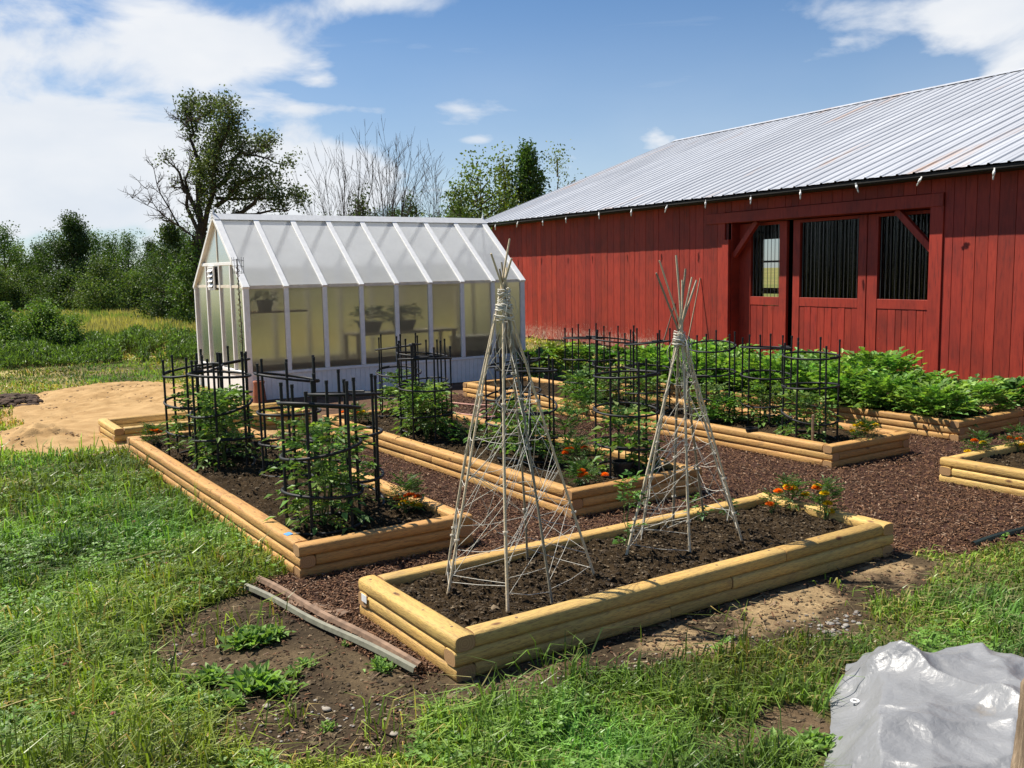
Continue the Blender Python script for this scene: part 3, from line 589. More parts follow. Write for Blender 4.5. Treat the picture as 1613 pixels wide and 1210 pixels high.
sticker(bA, (1.90, 5.36, .2015), (.04, .055), .1, M['blue'], 'sticker', (0, -.12))
sticker(bD, (1.894, 4.27, .095), (.002, .06), 0, M['tag'], 'price_tag', (0, 0)).scale = (1, 1, 26)
def nails(bedo, key, step):
    x0, x1, y0, y1 = BEDS[key]; o_ = np.array([(x0+x1)/2, (y0+y1)/2, 0]); i = 0
    P = [(x, y) for x in np.arange(x0+.35, x1-.3, step) for y in (y0+TW/2, y1-TW/2)]+[(x, y) for y in np.arange(y0+.12, y1-.05, .27) for x in (x0+TW/2, x1-TW/2)]
    for x, y in P[:40]:
        mb = MB(); mb.lathe([(.001, .0015), (.0065, .001), (.007, -.004)], 10); mb.build('nail', M['rust'], bedo, loc=(x+rs.normal(0, .006)-o_[0], y+rs.normal(0, .006)-o_[1], .2005))
nails(bD, 'D', .42); nails(bA, 'A', .62); nails(bB, 'B', .62); nails(bC, 'C', .7)
# ------------------------------------------------------------------ plants
def frames_from(D):
    S = np.cross(D, np.array([0, 0, 1.])+unit(len(D))*.05); S /= np.linalg.norm(S, axis=1)[:, None]+1e-9; return S, np.cross(S, D)
def compound(mb, P, D, L, lw, ll, col, npair=3, droop=.35):
    n = len(P); D = D/np.linalg.norm(D, axis=1)[:, None]; L = np.broadcast_to(L, n); S, U = frames_from(D)
    prev = P
    for j in range(npair+1):
        t = (j+1)/(npair+1); q = P+D*(L*t)[:, None]-np.array([0, 0, 1.])*(L*droop*t*t)[:, None]
        mb.segs(prev, q, .0018, .0014, 3, col*.8); prev = q
        dd = D-np.array([0, 0, 1.])*droop*1.2*t; dd /= np.linalg.norm(dd, axis=1)[:, None]; cj = col*(.75+.5*rs.rand(n))[:, None]; sc_ = .75+.5*rs.rand(n)
        if j == npair: mb.leaves(q, dd+unit(n)*.15, U+unit(n)*.25, ll*1.25*sc_, lw*1.2*sc_, cj, .10, .42, .15)
        else:
            for s_ in (-1, 1): mb.leaves(q, S*s_+dd*.55+unit(n)*.2, U+unit(n)*.3, ll*sc_*(.7+.3*t), lw*sc_*(.7+.3*t), cj*(.85+.3*rs.rand(n))[:, None], .10, .42, .2)
def leafy(h, r, nl, col, ll, lw, L0, npair, droop, shape=.6, stems=5, thick=.006, upb=.25):
    mb = MB(); st = MB(); n = nl
    t = rs.beta(1.3, 1.1, n); z = .04+t*h*.95; rr = r*np.sqrt(rs.rand(n))*(1-shape*t**2)*.75; a = rs.uniform(0, 6.28, n)
    P = np.stack([rr*np.cos(a), rr*np.sin(a), z], 1)
    a2 = a+rs.normal(0, .5, n); D = np.stack([np.cos(a2), np.sin(a2), upb+.7*t+rs.normal(0, .2, n)], 1)
    c = np.array([col])*(.6+.75*rs.rand(n))[:, None]*(1+(rs.rand(n)-.5)[:, None]*np.array([[.5, .1, -.1]]))
    compound(mb, P, D, L0*rs.uniform(.6, 1.15, n), lw, ll, c, npair, droop)
    for k in range(stems):
        a = rs.uniform(0, 6.28); q = rs.uniform(.2, .7)*r; T = np.linspace(0, 1, 7); p = np.stack([q*np.cos(a)*T**1.3+rs.normal(0, .008, 7), q*np.sin(a)*T**1.3+rs.normal(0, .008, 7), T*h*rs.uniform(.7, 1)], 1)
        st.tube(p, np.linspace(thick, thick*.4, 7), 6, np.array([.12, .18, .05]))
    return st, mb
def plant(name, label, cat, loc, prm, group, rz=0):
    root = thing(name, label, cat, loc, rz, group); st, mb = leafy(**prm); mb.build('foliage', M['leaf'], root); st.build('stem', M['leaf'], root, smooth=True); return root
TOM = (.155, .25, .055)
t_big = dict(h=.66, r=.22, nl=145, col=TOM, ll=.062, lw=.030, L0=.19, npair=3, droop=.45, shape=.55)
t_mid = dict(h=.46, r=.21, nl=95, col=TOM, ll=.058, lw=.030, L0=.17, npair=3, droop=.40)
t_sml = dict(h=.36, r=.20, nl=80, col=TOM, ll=.052, lw=.027, L0=.15, npair=3, droop=.35)
POT = dict(h=.36, r=.44, nl=210, col=(.19, .33, .065), ll=.075, lw=.048, L0=.20, npair=3, droop=.25, shape=.45, stems=8, upb=.45)
def gpl(px, py, z=.93): q = gp(px, py, z); return float(q[0]), float(q[1])
# ------------------------------------------------------------------ cages
def make_cage(loc, label, rz, th=.0084):
    root = thing('tomato_cage', label, 'plant cage', loc, rz, 'black round plant cages standing in the beds')
    for k in range(6):
        a = k*PI/3+rs.normal(0, .06); r = .245; mb = MB(); top = rs.uniform(.88, .95); lx, ly = rs.normal(0, .006, 2)
        mb.tube([(r*math.cos(a), r*math.sin(a), -.03), (r*math.cos(a)+lx*.5, r*math.sin(a)+ly*.5, .4), (r*math.cos(a)+lx, r*math.sin(a)+ly, top)], th, 7); mb.tube([(r*math.cos(a)+lx, r*math.sin(a)+ly, top-.02), (r*math.cos(a)+lx, r*math.sin(a)+ly, top+.004)], th+.002, 7)
        mb.build('stake', M['black'], root, smooth=True)
    for z in (.015, .235, .505, .785):
        mb = MB(); tx, ty = rs.normal(0, .022, 2); T = np.linspace(0, 2*PI, 40, endpoint=False); rr = .253*(1+.012*np.sin(3*T+rs.rand()*6))
        mb.tube(np.stack([rr*np.cos(T), rr*np.sin(T), z+tx*np.cos(T)+ty*np.sin(T)], 1), th+.0007, 7, closed=True)
        T2 = np.linspace(-.2, .35, 8)+rs.rand()*6; mb.tube(np.stack([(.253)*np.cos(T2), (.253)*np.sin(T2), z+.011+tx*np.cos(T2)+ty*np.sin(T2)], 1), .0095, 6)
        mb.build('ring', M['black'], root, smooth=True)
    return root
CG = [(503, 637, 'nearest black cage around the big plant, left bed front', None), (541, 620, 'black cage just behind and right of the nearest cage', None),
      (468, 592, 'black cage standing in open soil in the middle of the left bed', None), (346, 588, 'black cage around the bushy plant beside the left bed outer log', None),
      (297, 584, 'leftmost black cage behind marigolds at the rear corner of the left bed', None), (350, 573, 'black cage at the rear of the left bed before the greenhouse end', None),
      (596, 570, 'left cage of the three at the rear of the middle bed', None), (627, 546, 'rearmost cage of the middle bed, behind the other two', None), (665, 558, 'right cage of the three at the rear of the middle bed', None),
      (807, 571, 'cage in the middle bed seen through the left cane teepee', None), (829, 582, 'cage in the middle bed just right of the left teepee crossing', None), (986, 589, 'cage in the middle bed nearest the black pot', None),
      (871, 535, 'rearmost cage of the long bed before the peeling red boards', None), (958, 536, 'second cage from the rear of the long bed', None), (1000, 541, 'third cage from the rear of the long bed, overlapping the second', None),
      (1121, 545, 'cage in the long bed just right of the right teepee', None), (1230, 545, 'cage in the long bed before the dark gap of the barn doors', None), (1273, 560, 'cage in the long bed nearest its front corner', None)]
cpos = []
for i, (a, b, lab, _) in enumerate(CG):
    xx, yy = gpl(a, b); cpos.append((xx, yy))
# keep neighbours from passing through each other
for it in range(40):
    for i in range(len(cpos)):
        for j in range(i):
            dx_, dy_ = cpos[i][0]-cpos[j][0], cpos[i][1]-cpos[j][1]; dd = math.hypot(dx_, dy_)
            if dd < .53:
                # slide apart along the line of sight so that the picture stays as it is
                m = math.hypot(*cpos[i]); s_ = .02*(1 if m > math.hypot(*cpos[j]) else -1)
                for kx, sg in ((i, s_), (j, -s_)):
                    u = cpos[kx]; mm = math.hypot(*u); cpos[kx] = (u[0]+u[0]/mm*sg, u[1]+u[1]/mm*sg)
for i, (xx, yy) in enumerate(cpos):
    for key in 'ABC':
        b_ = BEDS[key]
        if b_[0]-.4 < xx < b_[1]+.4: xx = min(max(xx, b_[0]+.36), b_[1]-.36); 
    make_cage((xx, yy, .14), CG[i][2], rs.rand()*1.0, .0102 if i < 6 else .0086); cpos[i] = (xx, yy)
def tom(i, label, prm, dx=0, dy=0):
    plant('tomato_plant', label, 'tomato plant', (cpos[i][0]+dx, cpos[i][1]+dy, .13), prm, 'tomato plants in the cages', rs.rand()*6)
tom(0, 'large tomato plant filling the nearest cage', t_big); tom(3, 'bushy tomato plant in the cage beside the outer log of the left bed', dict(t_big, h=.62))
tom(4, 'tomato plant reaching out left of the leftmost cage', dict(t_mid, h=.62)); tom(2, 'tall thin plant left of the nearest cage', dict(t_sml, h=.5, nl=45)); tom(5, 'plant in the rear cage of the left bed', t_mid)
tom(1, 'sparse plant in the cage right behind the nearest one', dict(t_sml, h=.45, nl=40))
tom(6, 'tomato plant in the left rear cage of the middle bed', dict(t_big, h=.5)); tom(8, 'tomato plant in the right rear cage of the middle bed', dict(t_big, h=.40)); tom(7, 'tomato plant in the rearmost cage of the middle bed', t_mid)
tom(9, 'tomato plant seen through the left teepee', dict(t_mid, h=.42)); tom(10, 'tomato plant right behind the left teepee strings', dict(t_mid, h=.38)); tom(11, 'leafy plant in the cage by the black pot', dict(t_mid, h=.45, nl=70, ll=.075, lw=.045))
tom(12, 'plant in the rearmost cage of the long bed', dict(t_mid, h=.34)); tom(13, 'dark bushy plant in the second cage of the long bed', dict(t_mid, h=.34)); tom(14, 'low plant in the third cage of the long bed', t_sml)
tom(15, 'plant in the cage just right of the right teepee', dict(t_mid, h=.32)); tom(16, 'leafy plant in the cage before the barn door gap', dict(t_mid, h=.36)); tom(17, 'drooping plant in the cage nearest the long bed front corner', dict(t_mid, h=.38))
def extra(name, label, cat, px, py, prm, z=.13, group='leafy plants growing between the cages'):
    q = gp(px, py, z); return plant(name, label, cat, (q[0], q[1], z), prm, group, rs.rand()*6)
FERN = dict(h=.34, r=.20, nl=110, col=(.085, .18, .030), ll=.036, lw=.012, L0=.13, npair=4, droop=.25)
extra('leafy_plant', 'feathery plant right of the left teepee in the middle bed', 'plant', 893, 712, FERN)
extra('leafy_plant', 'bright green low plant behind the right teepee', 'plant', 1143, 668, dict(FERN, h=.22, nl=90, col=(.13, .26, .04), ll=.04, lw=.02))
extra('leafy_plant', 'low vine creeping over soil left of the left teepee', 'plant', 745, 700, dict(FERN, h=.14, r=.24, nl=26, ll=.05, lw=.03))
extra('leafy_plant', 'dark leafy plant at the rear of the long bed', 'plant', 915, 640, dict(t_mid, h=.32))
extra('leafy_plant', 'curly plant in the long bed behind the first teepee tips', 'plant', 925, 655, dict(FERN, h=.25))
extra('bean_seedling', 'bean seedling climbing the left cane of the right teepee', 'plant', 990, 872, dict(h=.42, r=.07, nl=26, col=(.09, .19, .03), ll=.04, lw=.026, L0=.07, npair=1, droop=.3, stems=3, thick=.003), .15)
extra('bean_seedling', 'tiny seedling inside the right teepee by the back log', 'plant', 1098, 822, dict(h=.12, r=.05, nl=12, col=(.09, .19, .03), ll=.035, lw=.022, L0=.05, npair=1, droop=.3, stems=2, thick=.002), .15)
extra('bean_seedling', 'tiny seedling by the right foot of the right teepee', 'plant', 1148, 818, dict(h=.08, r=.04, nl=9, col=(.06, .12, .025), ll=.03, lw=.02, L0=.04, npair=1, droop=.3, stems=2, thick=.002), .15)
extra('bean_seedling', 'small weed in the mulch before the middle bed end', 'plant', 1003, 805, dict(h=.13, r=.08, nl=16, col=(.10, .2, .03), ll=.035, lw=.02, L0=.06, npair=1, droop=.3, stems=2, thick=.002), .0)
# potatoes: two rows, four masters then copies
pm = []; kk = 0
side = ['barn side', 'path side']; nth = ['front', 'second', 'third', 'fourth', 'fifth', 'sixth', 'seventh', 'eighth', 'ninth']
for i in range(9):
    for j in range(2):
        yy = 5.62+i*.56+rs.normal(0, .04); xx = 9.02 if j else 9.60; xx += rs.normal(0, .03); lab = f'{nth[i]} potato plant from the near end, {side[j]} row'
        if kk < 5:
            p_ = plant('potato_plant', lab, 'potato plant', (xx, yy, .14), dict(POT, h=.32+.03*kk), 'potato plants beside the barn'); pm.append(p_)
        else:
            p_ = dup(pm[kk % 5]); p_['label'] = lab; p_.location = (xx, yy, .14); p_.rotation_euler.z = rs.rand()*6.28
        s_ = (.80+.10*rs.rand()) if i < 2 else (.95+.2*rs.rand()); p_.scale = (s_*1.03, s_*1.03, s_*(1.0 if i else .9)); kk += 1
for a, b, lab, hh, c_ in ((880, 566, 'yellow green squash plant before the peeling boards', .35, (.22, .30, .05)), (925, 575, 'squash plant with broad leaves beside the peeling boards', .4, (.16, .28, .06)), (968, 580, 'leafy clump just left of the right teepee top', .42, (.08, .17, .03)),
                       (842, 585, 'green clump behind the long bed left of the rear cage', .4, (.09, .17, .03)), (1596, 640, 'grassy weed clump at the barn foot by the right edge', .35, (.11, .23, .04))):
    extra('leafy_plant', lab, 'plant', a, b+14, dict(t_mid, h=hh, col=c_, ll=.10, lw=.07, nl=90, r=.40), 0.0)
# marigolds
def flower(root, p, c, r=.031):
    mb = MB(); p = np.array(p)
    for lay in range(5):
        n_ = 13-lay*2; a = rs.rand()*6+np.arange(n_)*2*PI/n_; e = .12+lay*.32; D = np.stack([np.cos(a)*math.cos(e), np.sin(a)*math.cos(e), np.full(n_, math.sin(e))], 1)
        mb.leaves(np.tile(p, (n_, 1))+D*.004, D, np.array([[0, 0, 1.]])-D*.5, r*(1-.10*lay), r*.75, np.array([c])*(.75+.4*rs.rand(n_))[:, None], -.12, .75)
    return mb.build('flower', M['petal'], root)
OR = (.85, .20, .015); YE = (.85, .60, .02); RO = (.72, .13, .02)
def marigold(label, px, py, fl, h=.2, r=.11, z=.14, nl=110, group='marigolds planted at the bed corners'):
    q = gp(px, py, z); root = thing('marigold', label, 'marigold', (q[0], q[1], z), 0, group); st, mb = leafy(h, r, nl, (.075, .15, .03), .028, .008, .075, 4, .2, stems=6, thick=.003); mb.build('foliage', M['leaf'], root); st.build('stem', M['leaf'], root, smooth=True)
    for (fx, fy, c) in fl:
        d = ray(fx, fy); nn_ = np.array([fw[0], fw[1], 0]); P = CP+d*((np.array([q[0], q[1], 0])-CP)@nn_/(d@nn_)); P = P-fw*rs.uniform(-.04, .04); P = P-np.array([q[0], q[1], z]); P[2] = max(P[2], .05)
        flower(root, P, c); s = MB(); s.segs([[P[0]*.5, P[1]*.5, P[2]*.3]], [P], .0022, .002, 5, (.12, .2, .05)); s.build('stalk', M['leaf'], root)
marigold('yellow and red marigold at the front right corner of the left bed', 640, 808, [(628, 785, OR), (636, 793, YE), (647, 780, RO), (658, 783, RO), (660, 797, YE), (649, 809, YE), (641, 783, OR), (634, 800, YE)], .2, .13)
marigold('orange marigold by the rear left corner of the left bed', 243, 702, [(233, 681, OR), (241, 680, OR), (248, 679, OR), (252, 681, OR)], .15, .14)
marigold('orange marigold at the rear left corner of the middle bed', 565, 668, [(563, 651, OR), (540, 650, OR), (572, 649, YE)], .16, .13)
marigold('marigold with red orange blooms left of the black pot', 905, 742, [(893, 710, OR), (920, 706, RO), (899, 708, OR), (890, 714, RO)], .24, .15)
marigold('large orange marigold at the middle bed front corner', 918, 766, [(916, 742, OR), (922, 748, OR), (926, 748, OR), (914, 750, OR), (952, 748, OR)], .12, .12)
marigold('yellow marigold beside the front corner of the long bed', 1360, 697, [(1350, 671, YE), (1362, 673, YE), (1372, 676, YE), (1365, 679, YE), (1381, 670, YE), (1345, 680, YE), (1356, 668, YE)], .15, .14)
marigold('orange marigold at the rear of the long bed', 917, 612, [(917, 595, OR), (914, 598, OR), (930, 612, RO)], .18, .14)
marigold('marigold at the right teepee end with two orange blooms', 1216, 812, [(1227, 775, OR), (1212, 795, OR)], .1, .05, nl=20)
marigold('taller yellow marigold in the rear right of the front bed', 1246, 803, [(1243, 768, YE), (1250, 769, YE), (1252, 772, YE), (1270, 780, YE), (1241, 770, OR)], .17, .085, nl=70)
marigold('yellow marigold nearest the right end log of the front bed', 1300, 820, [(1290, 768, YE), (1296, 777, YE), (1302, 793, YE), (1288, 770, OR), (1306, 806, YE)], .2, .07, nl=70)
marigold('thin marigold in the left corner of the right edge bed', 1540, 720, [(1538, 695, OR), (1545, 698, YE), (1522, 720, YE)], .16, .10, nl=60)
marigold('red orange marigold at the right edge of the photo', 1602, 712, [(1594, 691, RO), (1604, 692, OR), (1612, 706, YE)], .17, .11, nl=70)
# ------------------------------------------------------------------ teepees
def cane(mb, a, b, r, c, k_):
    a = np.array(a, float); b = np.array(b, float); k_ = np.array(k_, float); L1 = np.linalg.norm(k_-a); L2 = np.linalg.norm(b-k_); n_ = 22; T = np.linspace(0, 1, n_); w = L1/(L1+L2); P = np.array([a+(k_-a)*t/w if t < w else k_+(b-k_)*(t-w)/(1-w) for t in T]); P[:, :2] += np.stack([np.sin(T*PI)*rs.normal(0, .012), np.sin(T*PI*2)*rs.normal(0, .006)], 1)
    R_ = r*(1-.35*T)*(1+.14*(np.arange(n_) % 4 == 0)); mb.tube(P, R_, 7, np.array(c))
    return P
def trellis(label, feet, apex, tops, knot_label):
    o0 = np.array([np.mean([f[0] for f in feet]), np.mean([f[1] for f in feet]), .14]); root = thing('cane_teepee', label, 'plant trellis', tuple(o0)); paths = []
    for f, tp in zip(feet, tops):
        mb = MB(); f = np.array([f[0], f[1], .12])-o0; tp = np.array(tp)-o0; c = [(.50, .42, .29), (.38, .33, .24), (.24, .21, .15), (.58, .47, .31)][rs.randint(4)]
        kp = np.array(apex)-o0; an = math.atan2(f[1], f[0]); P = cane(mb, f, tp, rs.uniform(.0070, .0088), c, kp+np.array([math.cos(an)*.017, math.sin(an)*.017, rs.normal(0, .01)])); mb.build('cane', M['bamboo'], root, smooth=True); paths.append(P)
    ap = np.array(apex)-o0; tw = MB(); A0 = []; B0 = []
    def on(i, z):
        P = paths[i % len(paths)]; k_ = np.argmin(abs(P[:, 2]-z)); k_ = min(max(k_, 1), len(P)-2); t = (z-P[k_-1, 2])/(P[k_+1, 2]-P[k_-1, 2]+1e-9); return P[k_-1]+(P[k_+1]-P[k_-1])*np.clip(t, 0, 1)
    nP = len(paths); zt = ap[2]; order = sorted(range(nP), key=lambda i: math.atan2(paths[i][0, 1], paths[i][0, 0]))
    def s(a, b, sag=0.0):
        m = (a+b)/2-np.array([0, 0, sag]); A0.extend([a, m]); B0.extend([m, b])
    for zz_ in (.06, .13, .27, .40, .58, .78, .95):
        for k_ in range(nP):
            if rs.rand() < .80 and zz_ < zt-.05: s(on(order[k_], zz_+rs.normal(0, .015)), on(order[(k_+1) % nP], zz_+rs.normal(0, .02)), rs.uniform(0, .02))
    for _ in range(46):
        k_ = rs.randint(nP); z0 = rs.uniform(.05, zt*.78); z1 = min(z0+rs.uniform(.12, .42), zt*.95); s(on(order[k_], z0), on(order[(k_+rs.choice([1, 1, 2])) % nP], z1), rs.uniform(-.01, .02))
    for _ in range(12):
        k_ = rs.randint(nP); a = on(order[k_], rs.uniform(.1, zt*.7)); b = on(order[(k_+1) % nP], rs.uniform(.1, zt*.7)); m = (a+b)/2-np.array([0, 0, rs.uniform(.05, .2)]); s(a, m); s(m, b)
    for k_ in range(nP):
        for _ in range(2):
            z0 = rs.uniform(.08, zt*.85); c0 = on(k_, z0); T = np.linspace(0, 4*PI, 14); tw.tube(np.stack([c0[0]+.013*np.cos(T), c0[1]+.013*np.sin(T), c0[2]+T*.0010], 1)*1.0, .0018, 4)
        T = np.linspace(0, rs.uniform(5, 11)*PI, 90); zc = np.linspace(zt*rs.uniform(.35, .6), zt*.97, 90); cc_ = np.array([on(k_, z) for z in zc]); tw.tube(cc_+np.stack([.010*np.cos(T), .010*np.sin(T), 0*T], 1), .0015, 4)
    tw.segs(A0, B0, .0015, .0015, 4); tw.build('twine', M['twine'], root, smooth=True)
    kn = MB(); kl = .11 if zt > 1.3 else .05
    def rad_at(z): return .027+abs(z-zt)*.22
    for _ in range(34 if kl > .1 else 40):
        z0 = zt-kl+rs.rand()*(kl+.04)*(1 if kl > .1 else .8); T = np.linspace(0, rs.uniform(2, 6.5), 14)+rs.rand()*6; rr = rad_at(min(z0, zt))+rs.uniform(-.002, .007); tl = rs.normal(0, .35)
        kn.tube(np.stack([ap[0]+rr*np.cos(T), ap[1]+rr*np.sin(T), z0+tl*rr*np.cos(T)+.003*np.sin(T*5)], 1), rs.uniform(.0018, .003), 4)
    for _ in range(9):
        q0 = rs.uniform(0, 6.28); T = np.linspace(0, 1, 10); Lk = rs.uniform(.08, .34); w_ = rs.uniform(.01, .05); kn.tube(np.stack([ap[0]+(.022+w_*np.sin(T*PI)+.03*T)*math.cos(q0)+.008*np.sin(T*9), ap[1]+(.022+w_*np.sin(T*PI)+.03*T)*math.sin(q0), zt-Lk*T+.02], 1), .0016, 4)
    kn.build('knot', M['twine'], root, smooth=True)
    return root
NV = np.array([fw[0], fw[1], 0])
def at(px, py, ref, dz=0):                         # point on the upright plane through ref
    d = ray(px, py); return CP+d*((np.array([ref[0], ref[1], 0])-CP)@NV/(d@NV))+fw*dz
fe = [gp(*q, .15) for q in ((703, 940), (702, 912), (800, 962), (870, 945), (938, 903), (831, 880))]
c1 = (2.58, 3.92); tp = [at(803, 375, c1, .02), at(806, 408, c1, -.03), at(798, 420, c1, .05), at(790, 412, c1, .03), at(774, 402, c1, -.06), at(787, 424, c1, -.02)]
trellis('taller cane teepee wound with white twine, nearest the camera in the front bed', fe, at(794, 470, c1), tp, '')
fe = [gp(*q, .15) for q in ((984, 877), (1009, 843), (1087, 873), (1170, 850), (1110, 818), (1165, 836), (1060, 830))]
c2 = (3.80, 3.98); tp = [at(1091, 436, c2, .02), at(1100, 440, c2, .05), at(1065, 402, c2, 0), at(1037, 412, c2, -.04), at(1031, 432, c2, -.06), at(1076, 440, c2, .03), at(1082, 422, c2, .04)]
trellis('shorter cane teepee with a thick twine knot, right half of the front bed', fe, at(1070, 532, c2), tp, '')
# ------------------------------------------------------------------ small garden things
def pot(label, px, py, z, r, h, m, prm=None):
    q = gp(px, py, z); root = thing('plant_pot', label, 'plant pot', (q[0], q[1], z), 0); mb = MB(); mb.lathe([(0.001, .0), (r*.78, 0), (r*.97, h*.86), (r*1.06, h*.86), (r*1.06, h), (r*.96, h), (r*.92, h*.8), (.001, h*.8)], 28); mb.build('pot_body', m, root, smooth=False)
    return root
pot('black plastic pot half tipped behind the middle bed end log', 982, 752, .13, .085, .13, M['black']); pot('small black pot among plants of the long bed', 1184, 690, .13, .06, .10, M['black'])
pot('round black pot near the hose at the rear of the left bed', 1010, 752, .13, .06, .09, M['black'])
q = gp(404, 634); mb = MB(); mb.lathe([(.001, 0), (.098, 0), (.098, .02), (.070, .26), (.075, .27), (.082, .30), (.072, .31), (.060, .30), (.055, .2)], 28); root = thing('chimney_pot', 'tapered terracotta chimney pot standing by the greenhouse corner', 'chimney pot', (q[0]+.02, q[1]-.08, 0)); mb.build('pot_body', M['terra'], root, smooth=True)
# hose
P = [gp(*c, .02) for c in ((692, 632), (740, 638), (800, 640), (840, 648), (800, 656), (765, 658), (752, 652), (760, 645), (790, 646), (810, 652), (775, 660), (730, 655), (700, 650), (690, 652))]
P = np.array(P); T = np.linspace(0, len(P)-1, 120); Pi = np.stack([np.interp(T, np.arange(len(P)), P[:, j]) for j in range(3)], 1)
for _ in range(6): Pi[1:-1] = (Pi[:-2]+2*Pi[1:-1]+Pi[2:])/4
Pi[:, 2] = .02+np.linspace(0, .02, 120)
mb = MB(); mb.tube(Pi, .012, 8); tag(mb.build('garden_hose', M['hose'], smooth=True), 'faded pinkish garden hose looped on the path behind the middle bed', 'garden hose')
# grey stake in the long bed
q = gp(1303, 708, .14); mb = MB(); mb.box((-.012, -.009, 0), (.012, .009, .30), bev=.002); tag(mb.build('wooden_stake', M['log'], loc=(q[0]-.0, q[1]+.16, .13), rz=.4), 'short weathered wooden stake inside the front corner of the long bed', 'stake')
# edging strips (bent sheet-metal angles)
def strip(a, b, w, m, label, lift=.026, name='metal_edging', name_cat='metal strip'):
    a = np.array(gp(*a)); b = np.array(gp(*b)); L = np.linalg.norm(b-a); mb = MB(); t = .0022
    prof = [(-w*.5, .0), (-w*.5+t, 0), (-w*.30, .018), (w*.10, .024), (w*.5-t, .004), (w*.5, .004), (w*.12, .024+t), (-w*.31, .018+t)]
    xs = np.linspace(0, L, 14); n_ = len(prof); V = [(x_, p[0]+.006*math.sin(x_*5+i*.1), p[1]+.003*math.sin(x_*7)) for i, x_ in enumerate(xs) for p in prof]
    Q = [(i*n_+j, (i+1)*n_+j, (i+1)*n_+(j+1) % n_, i*n_+(j+1) % n_) for i in range(13) for j in range(n_)]
    mb.add(V, Q); mb.add([V[i] for i in range(n_)], [(0, 1, 2, 7), (7, 2, 3, 6), (6, 3, 4, 5)]); o = mb.build(name, m, loc=(a[0], a[1], lift), rz=math.atan2(b[1]-a[1], b[0]-a[0])); return tag(o, label, name_cat)
strip((407, 920), (663, 1060), .038, M['rust'], 'rusty bent metal strip lying on mulch left of the front bed')
strip((388, 934), (655, 1068), .034, M['greenmet'], 'pale green bent metal strip crossing the rusty one, nearer the grass', .030)
strip((1533, 862), (1660, 822), .04, M['dgreen'], 'dark green metal strip at the mulch edge near the right side', .01)
mb = MB(); mb.box((-.2, -.04, 0), (.2, .04, .018), bev=.003); q = gp(500, 962); o = mb.build('board', M['rust'], loc=(q[0], q[1], .006), rz=-1.15); tag(o, 'short reddish board piece between the two metal strips', 'board')
mb = MB(); mb.box((-.2, -.05, 0), (.2, .05, .025), bev=.003); q = gp(172, 716); tag(mb.build('board', M['log'], loc=(q[0], q[1], .01), rz=.5), 'grey board end in the grass by the empty bed corner', 'board')
# ------------------------------------------------------------------ greenhouse
GX0, GX1, GY0, GY1 = 4.14, 8.76, 12.93, 15.37; EV, RG, SL = 1.615, 2.63, .39; GM = (GY0+GY1)/2
gr = thing('greenhouse', 'white framed greenhouse with hazy panels between the sand and the red barn', 'greenhouse', (GX0, GY0, 0)); GW = GY1-GY0; GL = GX1-GX0; BAY = GL/8
def gpart(mb, name, m, parent=gr, smooth=False): return mb.build(name, m, parent, smooth)
for side_ in range(2):
    mb = MB(); y_ = 0 if side_ == 0 else GW
    for i in range(int(GL/.076)):
        mb.box((i*.076+.002, y_-.012, 0), (i*.076+.074, y_+.012, SL-.03))
    mb.box((0, y_-.004, 0), (GL, y_+.004, SL-.03)); gpart(mb, 'knee_wall', M['white'])
    mb = MB(); mb.box((-.02, y_-.03, SL-.03), (GL+.02, y_+.03, SL+.01), bev=.003); gpart(mb, 'sill', M['white'])
for ex in (0, GL):
    mb = MB()
    for i in range(int(GW/.076)): mb.box((ex-.012, i*.076+.002, 0), (ex+.012, i*.076+.074, SL-.03))
    mb.box((ex-.004, .014, 0), (ex+.004, GW-.014, SL-.03)); gpart(mb, 'knee_wall', M['white'])
    mb = MB(); mb.box((ex-.03, .032, SL-.03), (ex+.03, GW-.032, SL+.012), bev=.003); gpart(mb, 'sill', M['white'])
for i in range(9):
    for y_ in (0, GW):
        mb = MB(); w_ = .040 if i in (0, 8) else .033; sg = -1 if y_ == 0 else 1
        mb.box((i*BAY-w_, y_-.032, SL+.012 if 0 < i < 8 else .0), (i*BAY+w_, y_+.022, EV-.02), bev=.003); gpart(mb, 'post', M['white'])
    for sg in (-1, 1):
        y_ = 0 if sg < 0 else GW; run = GW/2; slen = math.hypot(run, RG-EV); ang = math.atan2(RG-EV, run); mb = MB(); w_ = .050 if i in (0, 8) else .040
        R = np.array([[1, 0, 0], [0, math.cos(ang), -math.sin(ang)], [0, math.sin(ang), math.cos(ang)]]) if sg < 0 else np.array([[1, 0, 0], [0, -math.cos(ang), math.sin(ang)], [0, math.sin(ang), math.cos(ang)]])
        mb.box((i*BAY-w_, -.05, -.03), (i*BAY+w_, slen-.02, .022), R=R, o=(0, y_, EV), bev=.003); gpart(mb, 'rafter', M['white'])
    mb = MB();
for y_ in (0, GW): mb = MB(); mb.box((.036, y_-.02, EV-.045), (GL-.036, y_+.018, EV-.004)); gpart(mb, 'eave_rail', M['cream'])
mb = MB(); mb.add([(a, GW/2+b, RG+c) for a in (-.05, GL+.05) for b, c in ((-.10, -.045), (-.012, .045), (.012, .045), (.10, -.045), (0, -.02))], [(0, 5, 6, 1), (1, 6, 7, 2), (2, 7, 8, 3), (3, 8, 9, 4), (4, 9, 5, 0)], [(0, 1, 4), (1, 2, 4), (2, 3, 4), (5, 9, 6), (6, 9, 7), (7, 9, 8)]); gpart(mb, 'ridge', M['white'])
for ex in (-.03, GL+.03):
    mb = MB(); mb.lathe([(.022, 0), (.030, .03), (.018, .06), (.008, .11), (.001, .14)], 12, o=(ex, GW/2, RG)); gpart(mb, 'finial', M['white'], smooth=True)
